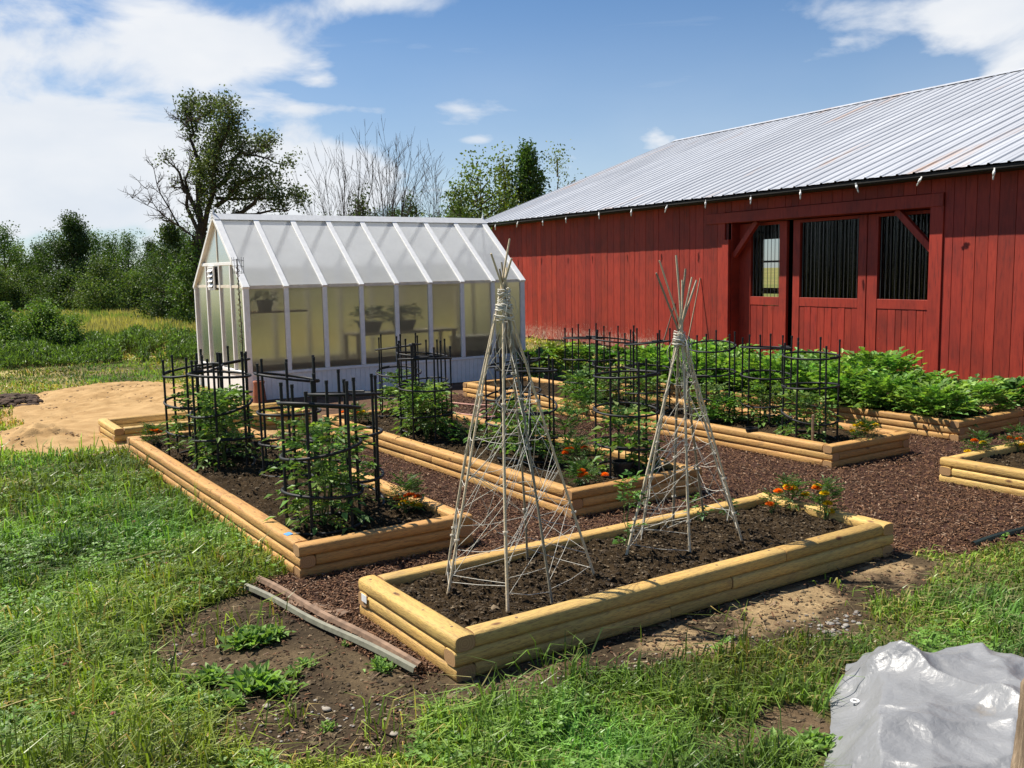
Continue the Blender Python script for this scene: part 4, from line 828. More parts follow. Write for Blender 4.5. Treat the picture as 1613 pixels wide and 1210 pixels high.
# glazing
for sg in (0, 1):
    y_ = .004 if sg == 0 else GW-.004
    for i in range(8):
        mb = MB(); mb.add([(i*BAY+.01, y_, SL), (i*BAY+BAY-.01, y_, SL), (i*BAY+BAY-.01, y_, EV-.02), (i*BAY+.01, y_, EV-.02)], [(0, 1, 2, 3)]); gpart(mb, 'wall_panel', M['polyw'])
        mb = MB(); mb.add([(i*BAY+.01, y_, EV+.002), (i*BAY+BAY-.01, y_, EV+.002), (i*BAY+BAY-.01, GW/2, RG-.004), (i*BAY+.01, GW/2, RG-.004)], [(0, 1, 2, 3)]); gpart(mb, 'roof_panel', M['polyr'])
for ex in (.0, GL):
    mb = MB(); mb.add([(ex, .02, SL), (ex, GW-.02, SL), (ex, GW-.02, EV), (ex, .02, EV), (ex, GW/2, RG-.02)], [(0, 1, 2, 3)], [(3, 2, 4)]); gpart(mb, 'end_panel', M['polye'])
    for f, zt in ((.24, 1.93), (.46, 1.93), (.74, 1.93)):
        mb = MB(); mb.box((ex-.028, GW*f-.022, SL+.012), (ex+.02, GW*f+.022, zt-.02), bev=.003); gpart(mb, 'stud', M['white'])
    mb = MB(); mb.box((ex-.03, .42, 1.93-.02), (ex+.022, GW-.42, 1.93+.025), bev=.003); gpart(mb, 'cross_beam', M['white'])
    mb = MB(); mb.box((ex-.018, .04, EV-.03), (ex+.018, GW*.24-.024, EV+.01)); mb.box((ex-.018, GW*.24+.024, EV-.03), (ex+.018, GW*.46-.024, EV+.01)); mb.box((ex-.018, GW*.46+.024, EV-.03), (ex+.018, GW*.74-.024, EV+.01)); mb.box((ex-.018, GW*.74+.024, EV-.03), (ex+.018, GW-.04, EV+.01)); gpart(mb, 'tie_beam', M['cream'])
    mb = MB(); mb.box((ex-.012, GW/2-.012, 1.957), (ex+.012, GW/2+.012, RG-.04)); gpart(mb, 'king_stud', M['cream'])
# louvre vent in the end wall
vy = GW*.60; mb = MB(); fz0, fz1 = 1.55, 1.905
mb.box((-.05, vy-.15, fz0), (-.0285, vy-.115, fz1)); mb.box((-.05, vy+.115, fz0), (-.0285, vy+.15, fz1)); mb.box((-.05, vy-.115, fz0), (-.0285, vy+.115, fz0+.035)); mb.box((-.05, vy-.115, fz1-.03), (-.0285, vy+.115, fz1)); vn_ = gpart(mb, 'louvre_vent', M['white'])
mb = MB(); mb.box((-.026, vy-.115, fz0+.03), (-.022, vy+.115, fz1-.03)); gpart(mb, 'vent_back', M['dark'], vn_)
for k_ in range(4):
    R = np.array([[math.cos(.9), 0, -math.sin(.9)], [0, 1, 0], [math.sin(.9), 0, math.cos(.9)]]); mb = MB(); mb.box((-.03, -.11, -.002), (.03, .11, .002), R=R, o=(-.055, vy, fz0+.07+k_*.075)); gpart(mb, 'slat', M['white'], vn_)
# inside
mb = MB(); mb.box((.1, .2, 1.22), (.95, .55, 1.245)); gpart(mb, 'shelf', M['log'])
mb = MB(); mb.box((.04, .05, SL+.015), (GL-.04, .08, SL+.10)); gpart(mb, 'inner_rail', M['log'])
def inner_table(x_, y_):
    root = thing('potting_table', 'pale potting table seen dimly inside the greenhouse', 'table', (GX0+x_, GY0+y_, 0)); mb = MB(); mb.box((-.9, -.3, .80), (.9, .3, .84), bev=.004); mb.build('table_top', M['cream'], root)
    for a in (-.85, .85):
        for b in (-.26, .26): mb = MB(); mb.box((a-.025, b-.025, 0), (a+.025, b+.025, .80)); mb.build('leg', M['cream'], root)
inner_table(2.7, .75)
for x_, lab, hh in ((2.15, 'dark leafy tray plant on the left of the potting table', .18), (2.75, 'dark round pot plant at the right of the potting table', .20)):
    root = thing('potted_plant', lab, 'potted plant', (GX0+x_, GY0+.72, .845)); mb = MB(); mb.lathe([(.001, 0), (.15, 0), (.21, .16), (.19, .16), (.001, .13)], 20); mb.build('pot_body', M['black'], root, smooth=True); st, lf = leafy(hh, .26, 90, (.05, .11, .03), .08, .04, .12, 1, .3); lf.build('foliage', M['leaf'], root).location.z = .12
root = thing('potted_plant', 'dark trailing pot plant on the shelf inside the greenhouse corner', 'potted plant', (GX0+.38, GY0+.38, 1.246)); mb = MB(); mb.lathe([(.001, 0), (.09, 0), (.12, .16), (.10, .16), (.001, .13)], 18); mb.build('pot_body', M['dark'], root, smooth=True); st, lf = leafy(.14, .18, 40, (.05, .10, .03), .06, .03, .1, 1, .6); lf.build('foliage', M['leaf'], root).location.z = .1
root = thing('storage_box', 'white storage chest seen dimly at the barn end inside the greenhouse', 'storage box', (GX0+4.0, GY0+.6, 0)); mb = MB(); mb.box((-.35, -.25, .0), (.35, .25, .66), bev=.01); mb.build('box_body', M['white'], root); mb = MB(); mb.box((-.37, -.27, .662), (.37, .27, .70), bev=.01); mb.build('lid', M['white'], root)
# stake with dried vine in front of the greenhouse end
q = (3.92, 12.50); root = thing('vine_stake', 'thin stake wrapped in dried vine before the greenhouse end', 'stake', (q[0], q[1], 0)); mb = MB(); mb.tube([(0, 0, -.05), (.006, .0, 1.0), (-.012, 0, 1.98)], .0065, 7); mb.build('stake_rod', M['black'], root, smooth=True)
mb = MB(); T = np.linspace(0, 30*PI, 260); zz_ = np.linspace(.85, 1.9, 260); rr = .016+.008*np.sin(T*.31); mb.tube(np.stack([rr*np.cos(T)-.006, rr*np.sin(T), zz_], 1), .0045, 5, (.16, .11, .07))
for _ in range(14): a = rs.rand()*6; z_ = rs.uniform(.85, 1.9); mb.segs([[0, 0, z_]], [[.04*math.cos(a), .04*math.sin(a), z_+rs.uniform(-.05, .03)]], .003, .001, 4, (.2, .14, .08))
mb.build('dried_vine', M['bark'], root)
mb = MB()
for z_ in (1.80, 1.88, 1.96): T = np.linspace(0, 2*PI, 26, endpoint=False); mb.tube(np.stack([.075*np.cos(T), .075*np.sin(T), z_+.01*np.sin(T)], 1), .0028, 5, closed=True)
for a in range(5): mb.tube([(.075*math.cos(a*1.26), .075*math.sin(a*1.26), 1.78), (.08*math.cos(a*1.26), .08*math.sin(a*1.26), 2.0)], .0028, 5)
mb.build('wire_basket', M['bars'], root)
# ------------------------------------------------------------------ barn (local x into the barn, y along the wall to the far end)
BR = math.atan2(-.0853, .99636); barn = thing('barn', 'long red board barn with a ribbed grey metal roof', 'barn', (12.635, 6.73, 0), BR)
YF, YN, DEP = 15.25, -6.0, 13.5; EZ, RISE, OH = 2.93, 2.545/6.853, .41
OY0, OY1 = 1.46, 5.74; JT = 2.56
def planks(mb, y0, y1, z0, z1, x=0.0, t=.022, axis_='y', wmin=.14, wmax=.27):
    y = y0
    while y < y1-.02:
        w = min(rs.uniform(wmin, wmax), y1-y); 
        if y1-(y+w) < .06: w = y1-y
        c = rs.uniform(.76, 1.12); dx_ = rs.uniform(-.003, .003); zz0 = z0+(rs.uniform(-.0, .05) if z0 < .1 else 0)
        ns = 6; cc_ = (c, c*rs.uniform(.92, 1.05), c*rs.uniform(.92, 1.05))
        mb.box((x-t+dx_, y+.003, zz0), (x+dx_, y+w-.003, z1), col=cc_, bev=.002); y += w
mb = MB(); planks(mb, OY1+.12, YF, .03, EZ+.025); planks(mb, YN, OY0-.24, .03, EZ+.025); planks(mb, OY0-.24, OY1+.12, JT+.20, EZ+.025)
mb.box((.004, YN, .0), (.02, OY0-.2, EZ), col=(.35, .3, .3)); mb.box((.004, OY1+.05, 0), (.02, YF, EZ), col=(.35, .3, .3)); mb.box((.004, OY0-.2, JT), (.02, OY1+.05, EZ), col=(.35, .3, .3))
mb.build('wall', M['red'], barn)
# gable ends
for yy, sgn in ((YF, 1), (YN, -1)):
    mb = MB(); x = 0.0; hr = lambda x_: EZ-.05+(x_)*RISE if x_ < 6.5 else EZ-.05+(13-x_)*RISE
    while x < 13.0:
        w = rs.uniform(.2, .3); c = rs.uniform(.8, 1.1); xe = min(x+w, 13.0)
        a_, b_ = (yy, yy+.022*sgn); zb_ = 2.7 if (sgn > 0 and 8.7 < (x+xe)/2 < 12.4) else 0
        V = [(x+.003, a_, zb_), (xe-.003, a_, zb_), (xe-.003, a_, hr(xe)), (x+.003, a_, hr(x)), (x+.003, b_, zb_), (xe-.003, b_, zb_), (xe-.003, b_, hr(xe)), (x+.003, b_, hr(x))]
        mb.add(V, [(0, 1, 2, 3), (4, 7, 6, 5), (0, 3, 7, 4), (1, 5, 6, 2), (3, 2, 6, 7)], col=(c, c, c)); x += w
    mb.build('gable_wall', M['red'], barn)
mb = MB(); mb.box((13.0, YN, 0), (13.03, YF, EZ)); mb.build('wall', M['red'], barn)
# roof sheets: flat pans with raised ribs
RX = 6.5; 
for sgn in (0, 1):
    mb = MB(); ys = []; y = YN-.3; hs_ = []
    while y < YF+.3:
        for dy_, h_ in ((0, 0), (.095, 0), (.1, .004), (.19, .004), (.195, 0), (.232, 0), (.248, .019), (.270, .019), (.286, 0)): ys.append(y+dy_); hs_.append(h_)
        y += .288
    ys = np.array(ys); hs_ = np.array(hs_); xs = np.linspace(-OH, RX+.02, 9); V = []; C_ = []
    for x_ in xs:
        xx = x_ if sgn == 0 else 13.0-x_
        for y_, h_ in zip(ys, hs_):
            V.append((xx-h_*.36*(1 if sgn == 0 else -1), y_, 3.035+(x_+OH)*RISE+h_+.004*math.sin(y_*3.1+x_))); s_ = .93+.1*_tab[int((y_-YN)/.864) % 256, 3+int((x_+1)/3.6)]; C_.append((s_, s_, s_*1.0))
    n_ = len(ys); Q = [(i*n_+j, i*n_+j+1, (i+1)*n_+j+1, (i+1)*n_+j) for i in range(8) for j in range(n_-1)]
    mb.add(V, [q_[::-1] for q_ in Q], None, np.array(C_)); mb.build('roof', M['roof'], barn)
zr = 3.035+(RX+OH)*RISE
mb = MB()
V = [(RX-.16, YN-.3, zr-.03), (RX, YN-.3, zr+.035), (RX+.16, YN-.3, zr-.03), (RX-.16, YF+.3, zr-.03), (RX, YF+.3, zr+.035), (RX+.16, YF+.3, zr-.03)]; mb.add(V, [(0, 3, 4, 1), (1, 4, 5, 2)]); mb.build('ridge_cap', M['roof'], barn)
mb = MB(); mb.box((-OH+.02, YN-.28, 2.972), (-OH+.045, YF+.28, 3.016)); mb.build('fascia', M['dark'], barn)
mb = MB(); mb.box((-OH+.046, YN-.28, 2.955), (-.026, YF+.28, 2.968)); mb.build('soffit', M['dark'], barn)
# rake edge boards at the far gable
for yy in (YF+.26, YN-.28):
    mb = MB(); a0_ = math.atan(RISE); V = []
    for x_, z_ in ((-OH, 3.0), (RX, 3.0+(RX+OH)*RISE)): V += [(x_, yy, z_-.12), (x_, yy+.022, z_-.12), (x_, yy+.022, z_), (x_, yy, z_)]
    mb.add(V, [(0, 4, 5, 1), (1, 5, 6, 2), (2, 6, 7, 3), (3, 7, 4, 0)]); mb.build('rake_board', M['dark'], barn)
# door bay: frame, recess, doors
RC = .24
mb = MB(); mb.box((-.045, OY0-.24, .03), (.02, OY0-.02, JT+.20), col=(1.05, 1, 1), bev=.005); mb.build('door_post', M['red'], barn)
mb = MB(); mb.box((-.045, OY1+.0, .03), (.02, OY1+.18, JT-.3), col=(1.05, 1, 1), bev=.005); mb.build('door_post', M['red'], barn)
mb = MB(); mb.box((-.06, OY0-.24, JT+.0), (.06, OY1+.62, JT+.19), col=(.95, .95, .95), bev=.006); mb.build('lintel', M['red'], barn)
for y_ in (OY0, OY1):
    mb = MB(); mb.box((.021, y_-.02, 0), (RC+.1, y_, JT), col=(.9, .9, .9)); mb.build('jamb', M['red'], barn)
mb = MB(); mb.box((.061, OY0, JT-.004), (RC+.1, OY1, JT+.03), col=(.8, .8, .8)); mb.build('door_head', M['red'], barn)
for (y0_, z0_, y1_, z1_) in ((OY1-.02, 1.95, OY1-.62, JT), (OY0+.02, 1.95, OY0+.66, JT)):
    L_ = math.hypot(y1_-y0_, z1_-z0_); a_ = math.atan2(z1_-z0_, y1_-y0_); R = np.array([[1, 0, 0], [0, math.cos(a_), -math.sin(a_)], [0, math.sin(a_), math.cos(a_)]])
    mb = MB(); mb.box((.05, 0, -.05), (.13, L_, .05), R=R, o=(0, y0_, z0_), bev=.004); mb.build('brace', M['red'], barn)
def door(y0, y1, stl, str_, name='barn_door'):
    o = bpy.data.objects.new(name, None); COL.objects.link(o); o.parent = barn; o.location = (RC, 0, 0)
    def p(n, a, b, col=(1, 1, 1), m=M['red'], bev=.003): mb = MB(); mb.box(a, b, col=col, bev=bev); return mb.build(n, m, o)
    p('stile', (-.03, y0, .05), (.03, y0+stl, JT-.02)); p('stile', (-.03, y1-str_, .05), (.03, y1, JT-.02)); p('rail', (-.028, y0+stl, 1.055), (.028, y1-str_, 1.205)); p('rail', (-.028, y0+stl, JT-.07), (.028, y1-str_, JT-.02))
    mb = MB(); planks(mb, y0+stl, y1-str_, .05, 1.053, x=.0, t=.02, wmin=.11, wmax=.16); mb.build('board_panel', M['red'], o)
    mb = MB(); n_ = int((y1-y0-stl-str_)/.085)
    for i in range(n_): yb = y0+stl+(i+.5)*(y1-y0-stl-str_)/n_; mb.tube([(0, yb, 1.2), (0, yb, JT-.06)], .0055, 6)
    mb.build('window_bars', M['bars'], o, smooth=True)
    mb = MB(); yc = np.arange(y0+stl, y1-str_, .011); xc = .022+.005*np.sin(np.arange(len(yc))*PI/3); n_ = len(yc); mb.add([(a, b, 1.2) for a, b in zip(xc, yc)]+[(a, b, JT-.05) for a, b in zip(xc, yc)], [(i, i+1, n_+i+1, n_+i) for i in range(n_-1)]); mb.build('window_pane', M['pane'], o, smooth=True)
    return o
door(OY0+.02, 2.765, .10, .20); door(2.785, 4.37, .16, .16); door(4.52, 5.72, .18, .30)
# inside the barn: back partition, rafters, bright window, post
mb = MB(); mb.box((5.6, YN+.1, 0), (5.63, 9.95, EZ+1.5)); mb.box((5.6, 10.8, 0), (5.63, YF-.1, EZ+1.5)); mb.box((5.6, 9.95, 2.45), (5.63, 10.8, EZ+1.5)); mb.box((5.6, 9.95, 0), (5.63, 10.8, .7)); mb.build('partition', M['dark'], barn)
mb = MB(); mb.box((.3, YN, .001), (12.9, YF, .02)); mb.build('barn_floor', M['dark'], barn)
for i in range(12):
    y_ = -2+i*1.2; mb = MB(); a_ = math.atan(RISE); R = np.array([[math.cos(a_), 0, -math.sin(a_)], [0, 1, 0], [math.sin(a_), 0, math.cos(a_)]]); mb.box((0.1, -.04, -.09), (6.9, .04, .05), R=R, o=(0, y_, EZ-.05)); mb.build('rafter', M['log'], barn)
mb = MB(); mb.box((5.5, 10.75, .3), (5.59, 10.88, 2.6)); mb.box((5.5, 9.9, 1.05), (5.59, 10.75, 1.2)); mb.box((5.52, 9.9, 1.85), (5.58, 10.75, 1.9)); mb.build('inner_window_frame', M['white'], barn)
# eave bulb sockets
for k_, (y_, dz) in enumerate(((14.30, 0), (13.1, .01), (11.85, -.01), (10.8, .0), (9.45, .01), (8.26, 0), (7.1, 0), (5.94, .01), (4.75, 0), (3.6, 0), (2.46, .01), (1.33, 0), (.2, 0), (-1.0, 0))):
    o = bpy.data.objects.new('bulb_socket', None); COL.objects.link(o); o.parent = barn; o.location = (-OH-.012, y_, 2.93+dz); o.rotation_euler = (rs.normal(0, .25), 0, rs.normal(0, .4))
    mb = MB(); mb.lathe([(.001, .01), (.017, .01), (.018, -.025), (.014, -.05), (.001, -.05)], 12); mb.build('socket', M['white'], o, smooth=True)
    mb = MB(); mb.lathe([(.010, -.05), (.012, -.07), (.011, -.10), (.001, -.11)], 12); mb.build('bulb', M['bulb'], o, smooth=True)
    mb = MB(); mb.box((-.003, -.012, .01), (.003, .012, .05)); mb.build('clip', M['white'], o)
# poles leaning on the barn
def wallpt(px, py, x=-.02):
    a_ = np.array([.0853, .99636, 0]); dn = np.array([.99636, -.0853, 0]); p0 = F0+dn*x; d = ray(px, py); return CP+d*((p0-CP)@dn/(d@dn))
for (a, b, lab, c) in (((1040, 556, .30), (1063, 478, .05), 'thin pole leaning right against the barn behind the right teepee', (.16, .13, .10)), ((1083, 540, .3), (1103, 438, .04), 'striped cane leaning on the barn right of the right teepee', (.35, .27, .18))):
    lo_ = wallpt(a[0], a[1], -.35); hi_ = wallpt(b[0], b[1], -.03); e_ = (hi_-lo_); lo_ = lo_-e_*(lo_[2]/e_[2]); root = MB(); root.tube([lo_, lo_+(hi_-lo_)*.5, hi_], [.016, .014, .011], 7, c); tag(root.build('leaning_pole', M['bamboo'], smooth=True), lab, 'pole')
# folded wire fence piece at the barn foot
q = wallpt(1425, 600, -.25); mb = MB()
for i in range(9): mb.tube([(i*.045, 0, -.42), (i*.045, 0, .06)], .003, 4)
for k_ in range(6): mb.tube([(0, 0, -.35+k_*.075), (.36, 0, -.35+k_*.075)], .0028, 4)
o = mb.build('wire_fence', M['bars'], loc=tuple(q), rz=rad(95)); tag(o, 'small wire mesh panel leaning at the barn foot behind the potato plants', 'wire mesh')
# ------------------------------------------------------------------ tarp and post
tx = np.linspace(0, 1, 260); ty = np.linspace(0, 1, 240); U_, V_ = np.meshgrid(tx, ty)
c00, c01, c10, c11 = np.array([2.05, 1.66]), np.array([3.36, 2.50]), np.array([3.0, .2]), np.array([4.35, 1.45])
XY = (c00*(1-U_[..., None])*(1-V_[..., None])+c01*(1-U_[..., None])*V_[..., None]+c10*U_[..., None]*(1-V_[..., None])+c11*U_[..., None]*V_[..., None])
ed = fbm(U_*3, V_*3, 2, 4)-.5; XY[..., 0] += ed*.17*(1-U_); XY[..., 1] += (fbm(U_*2, V_*2+9, 2, 4)-.5)*.16*V_
def ridge(u, v, a, b, c, w): d_ = (a*u+b*v-c)/math.hypot(a, b); return np.exp(-(d_/w)**2)
n_a = fbm(U_, V_, 3, 4)-.5
uu, vv = U_+(fbm(U_, V_, 2, 2)-.5)*.22, V_+(fbm(U_+5, V_, 2, 2)-.5)*.22
def crease(u, v, a, b, c, w): d_ = np.abs(a*u+b*v-c)/math.hypot(a, b); return np.clip(1-d_/w, 0, 1)**1.6
def tri(q): return np.abs((q % 1)-.5)*2
def fold(q, sharp=1.6): t_ = 1-tri(q); return t_**sharp
w1 = (fbm(U_, V_, 1.6, 2)-.5); w2 = (fbm(U_+4, V_+7, 1.9, 2)-.5); w3 = (fbm(U_+9, V_+2, 3.1, 2)-.5)
Hh = .15*np.clip(U_*5.0, 0, 1)**.7*np.clip((1-V_)*4, 0, 1)**.7
Hh += .075*fold(1.25*V_-.45*U_+1.1*w1+.15)+.060*fold(1.5*U_+1.1*V_+1.3*w2+.4)+.030*fold(3.1*V_+.6*U_+1.6*w3)+.022*fold(3.6*U_-1.9*V_+1.8*w1, 2.2)+.011*fold(7.3*V_+2.8*U_+2.5*w2, 1.5)+.008*fold(8.5*U_-4.4*V_+2.5*w3, 1.5)+.004*fold(15*U_+9*V_+4*w1, 1.2)
Hh += .05*crease(uu, vv, 1, .9, .9, .05)
Hh *= np.clip(np.minimum(U_*9, (1-V_)*9), 0, 1)*.92+.08
Hh = Hh+.012
mb = MB(); ny, nx = U_.shape; I = np.arange(nx*ny).reshape(ny, nx)
mb.add(np.stack([XY[..., 0], XY[..., 1], Hh+gh(XY[..., 0], XY[..., 1])], -1).reshape(-1, 3), np.stack([I[:-1, :-1], I[:-1, 1:], I[1:, 1:], I[1:, :-1]], -1).reshape(-1, 4))
tarp = mb.build('tarpaulin', M['tarp'], smooth=True); tag(tarp, 'crumpled silver tarpaulin heaped on the grass in the near right corner', 'tarpaulin')
i_, j_ = int(.66*240), int(.055*260); gpt = (XY[i_, j_, 0], XY[i_, j_, 1], Hh[i_, j_]+.012+float(gh(XY[i_, j_, 0], XY[i_, j_, 1])))
mb = MB(); T = np.linspace(0, 2*PI, 20, endpoint=False); mb.tube(np.stack([.014*np.cos(T), .014*np.sin(T), 0*T], 1), .004, 6, closed=True); mb.build('eyelet', M['white'], tarp, smooth=True, loc=gpt)
q = gp(1618, 1230, 0); n_ = 26; T = np.linspace(0, 1, n_); mb = MB(); base_ = np.array([0, 0, 0]); top_ = at(1640, 1058, (2.45, 1.18))
b_ = at(1612, 1330, (2.45, 1.18)); P = b_+(top_-b_)*T[:, None]; k = 18; V = []
for i in range(n_):
    for a in range(k): t_ = a*2*PI/k; r_ = .052*(1-.25*T[i])*(1+.16*(float(fbm(np.array([t_*.9]), np.array([T[i]*2.5]), 2, 3)[0])-.5)*2)*(1 if i < n_-2 else (.8 if i == n_-2 else .5)); V.append(P[i]+np.array([r_*math.cos(t_), r_*math.sin(t_), 0]))
mb.add(V, [(i*k+a, i*k+(a+1) % k, (i+1)*k+(a+1) % k, (i+1)*k+a) for i in range(n_-1) for a in range(k)]); mb.add([V[(n_-1)*k+a] for a in range(k)]+[P[-1]+np.array([0, 0, .004])], None, [(a, (a+1) % k, k) for a in range(k)])
tag(mb.build('wooden_post', M['post'], smooth=True), 'weathered wooden post end leaning in the bottom right corner', 'post')
# ------------------------------------------------------------------ weeds in the bare earth, clover flowers
def rosette(label, px, py, r, nl, col, z=0):
    q = gp(px, py, 0); mb = MB(); n_ = int(nl*1.8); a = rs.uniform(0, 6.28, n_); e = rs.uniform(.15, 1.1, n_); D = np.stack([np.cos(a)*np.cos(e), np.sin(a)*np.cos(e), np.sin(e)], 1); P = np.stack([rs.normal(0, r*.36, n_), rs.normal(0, r*.36, n_), rs.uniform(.0, .02, n_)], 1)
    c = np.array([col])*(.6+.8*rs.rand(n_))[:, None]; mb.leaves(P, D, np.tile([0, 0, 1.], (n_, 1))+unit(n_)*.3, r*rs.uniform(.35, .85, n_)*1.1, r*rs.uniform(.15, .30, n_)*1.1, c, .08, .6, .15)
    o = mb.build('weed', M['leaf'], loc=(q[0], q[1], float(gh(q[0], q[1])))); return tag(o, label, 'weed', 'leafy weeds in the bare earth')
WG = (.19, .31, .075)
for a in ((395, 1015, .10, 150, 'largest leafy weed in the bare earth left of the metal strips'), (430, 1008, .08, 90, 'leafy weed at the tip of the green strip'), (400, 1085, .11, 130, 'dandelion like weed patch lower left of the front bed'), (445, 1090, .07, 60, 'small weed right of the dandelion patch'),
          (485, 1052, .05, 26, 'tiny pale weed in the middle of the bare earth'), (597, 1050, .05, 40, 'small green weed at the right end of the green strip'), (545, 1020, .03, 14, 'tiny weed under the metal strips'), (605, 1058, .055, 50, 'weed clump just in front of the strips end'), (360, 1110, .08, 70, 'weed at the grass edge in the lower left earth'),
          (1015, 1175, .04, 20, 'tiny weed in the reddish bare patch'), (330, 1075, .09, 80, 'weed patch between the lawn edge and the pale stones'), (285, 1120, .10, 90, 'dense weed patch in the lawn edge lower left'), (460, 1065, .05, 34, 'weed between the two larger patches'), (1240, 1190, .09, 70, 'broad leafed weed beside the tarpaulin edge'), (1290, 1180, .08, 60, 'broad leafed weed touching the tarpaulin'), (515, 1150, .045, 22, 'small weed at the centre of the lower earth')):
    rosette(a[4], a[0], a[1], a[2], a[3], WG)
spots = [(262, 888, 1), (168, 832, 0), (211, 822, 1), (103, 1047, 1), (116, 1125, 1), (108, 1040, 1), (178, 1125, 1), (227, 933, 0), (52, 905, 0), (40, 1030, 0)]
where = ['near the left bed', 'low white bloom left of the long log', 'by the long log middle', 'left foreground upper', 'left foreground lowest', 'left foreground pair', 'beside the lower earth', 'in the mid lawn', 'at the left edge', 'by the left edge lower']
for (a, b, pk), w_ in zip(spots, where):
    q = gp(a, b, .09); root = thing('clover_flower', ('pink' if pk else 'white')+' clover flower '+w_, 'clover flower', (q[0], q[1], 0), 0, 'clover flowers in the left lawn'); mb = MB(); n_ = 40; D = unit(n_); D[:, 2] = abs(D[:, 2])
    mb.leaves(np.tile([0, 0, .09], (n_, 1)), D, unit(n_), .013, .005, np.array([(.55, .24, .32) if pk else (.7, .7, .6)])*(.7+.5*rs.rand(n_))[:, None]); mb.build('bloom', M['petal'], root); s = MB(); s.segs([[0, 0, 0]], [[0, 0, .09]], .0015, .0012, 4, (.1, .18, .04)); s.build('stalk', M['leaf'], root)
# ------------------------------------------------------------------ trees
def branch(segs, tips, p, d, L, r, lvl, up_=.15, spread=.6, minr=.01, twist=.25):
    n_ = 5; q = p.copy(); 
    for i in range(n_):
        d = d+rs.normal(0, twist*.35, 3)+np.array([0, 0, up_*.2]); d /= np.linalg.norm(d); e = q+d*L/n_; r2_ = r*(1-.10*(i+1)); segs.append((q, e, r*(1-.10*i), r2_)); q = e
        if lvl > 0 and i >= 1:
            for _ in range(rs.randint(1, 3)):
                dd = d+rs.normal(0, spread, 3); dd /= np.linalg.norm(dd); branch(segs, tips, q.copy(), dd, L*rs.uniform(.4, .65), max(r2_*.55, minr), lvl-1, up_, spread, minr, twist)
        if lvl <= 1: tips.append(q.copy())
    tips.append(q.copy())
def tree_leaves(mb, tips, per, cl, ls, col, var=.5):
    T = np.array(tips); T = np.repeat(T, per, 0); n_ = len(T); P = T+np.clip(rs.normal(0, cl, (n_, 3)), -1.7*cl, 1.7*cl); clump = np.repeat(.65+.7*rs.rand(len(tips)), per)
    c = np.array([col])*(clump*(1-var/2+var*rs.rand(n_)))[:, None]; c *= 1+(rs.rand(n_)-.5)[:, None]*np.array([[.4, .1, 0]])
    mb.leaves(P, unit(n_), unit(n_)+np.array([0, 0, .7]), ls*rs.uniform(.6, 1.3, n_), ls*.72*rs.uniform(.6, 1.3, n_), c, .1, .5)
def segmesh(segs, col, k=5, minr=0): 
    mb = MB(); S_ = segs; mb.segs([s[0] for s in S_], [s[1] for s in S_], np.array([s[2] for s in S_]), np.array([s[3] for s in S_]), k, np.array([col])*(.7+.6*rs.rand(len(S_)))[:, None]); return mb
def make_tree(name, label, cat, loc, H, Wd, col, group, kind='round', nl=9, ls=.125, low=.12):
    root = thing(name, label, cat, tuple(loc), 0, group); segs = []; tips = []
    tr_ = .022*H; T = [np.array([0, 0, 0.]), np.array([rs.normal(0, .05), rs.normal(0, .05), H*.3]), np.array([rs.normal(0, .12), rs.normal(0, .12), H*.62]), np.array([rs.normal(0, .15), rs.normal(0, .15), H*.9])]
    for i in range(3): segs.append((T[i], T[i+1], tr_*(1-.3*i), tr_*(1-.3*(i+1))))
    pts = []
    nb = 46 if kind != 'pine' else 60
    for i in range(nb):
        t = rs.uniform(low, 1.0) if kind != 'pine' else (i/nb)**.9*(1-low)+low
        prof = {'round': math.sin(min(1, (t-low)/(1-low)*1.05+.08)*PI)**.6, 'pine': (1-t)*.95+.08, 'spire': (1-t)**.6*.9+.08}[kind]
        a = rs.rand()*6.28; rr = Wd/2*prof*rs.uniform(.35, 1.1); z = H*t; q = np.array([rr*math.cos(a), rr*math.sin(a), z+(rs.uniform(-.3, .35) if kind == 'round' else 0)])
        s0 = np.array([0, 0, max(.05, z-rr*.6)]); segs.append((s0, q, tr_*.3, .015)); pts.append(q); pts.append(s0+(q-s0)*.6); pts.append(q+np.array([rs.normal(0, Wd*.06), rs.normal(0, Wd*.06), rs.uniform(0, H*.07)]))
        if kind == 'spire': 
            for w_ in range(3): pts.append(q+np.array([0, 0, .25*w_]))
    lf = MB(); tree_leaves(lf, pts, nl*7, Wd*.075 if kind != 'pine' else Wd*.05, ls, col); segmesh(segs, (.10, .08, .06)).build('trunk', M['bark'], root); lf.build('crown', M['tleaf'], root); return root
G1, G2, G3, G4 = (.065, .115, .022), (.095, .165, .025), (.050, .085, .022), (.13, .185, .035)
grp = 'trees along the far field edge'
protos = [make_tree('broadleaf_tree', 'x', 'tree', (0, 0, 0), 5.4, 4.2, G2, grp), make_tree('broadleaf_tree', 'x', 'tree', (0, 0, 0), 5.0, 4.6, G1, grp), make_tree('broadleaf_tree', 'x', 'tree', (0, 0, 0), 4.6, 3.6, G4, grp),
          make_tree('pine_tree', 'x', 'tree', (0, 0, 0), 5.8, 3.6, G3, grp, 'spire'), make_tree('broadleaf_tree', 'x', 'tree', (0, 0, 0), 5.6, 3.4, G3, grp)]
first = [True]*5
names_ = ['mid green round tree', 'dark broad tree', 'pale yellow green tree', 'dark pointed evergreen tree', 'dark slender tree']
def put(i, px, dist, s, lab):
    if first[i]: o = protos[i]; first[i] = False
    else: o = dup(protos[i])
    p = far(px, dist); o.location = (p[0], p[1], -.1); o.rotation_euler.z = rs.rand()*6.28; o.scale = (s, s, s*1.0); o['label'] = lab; return o
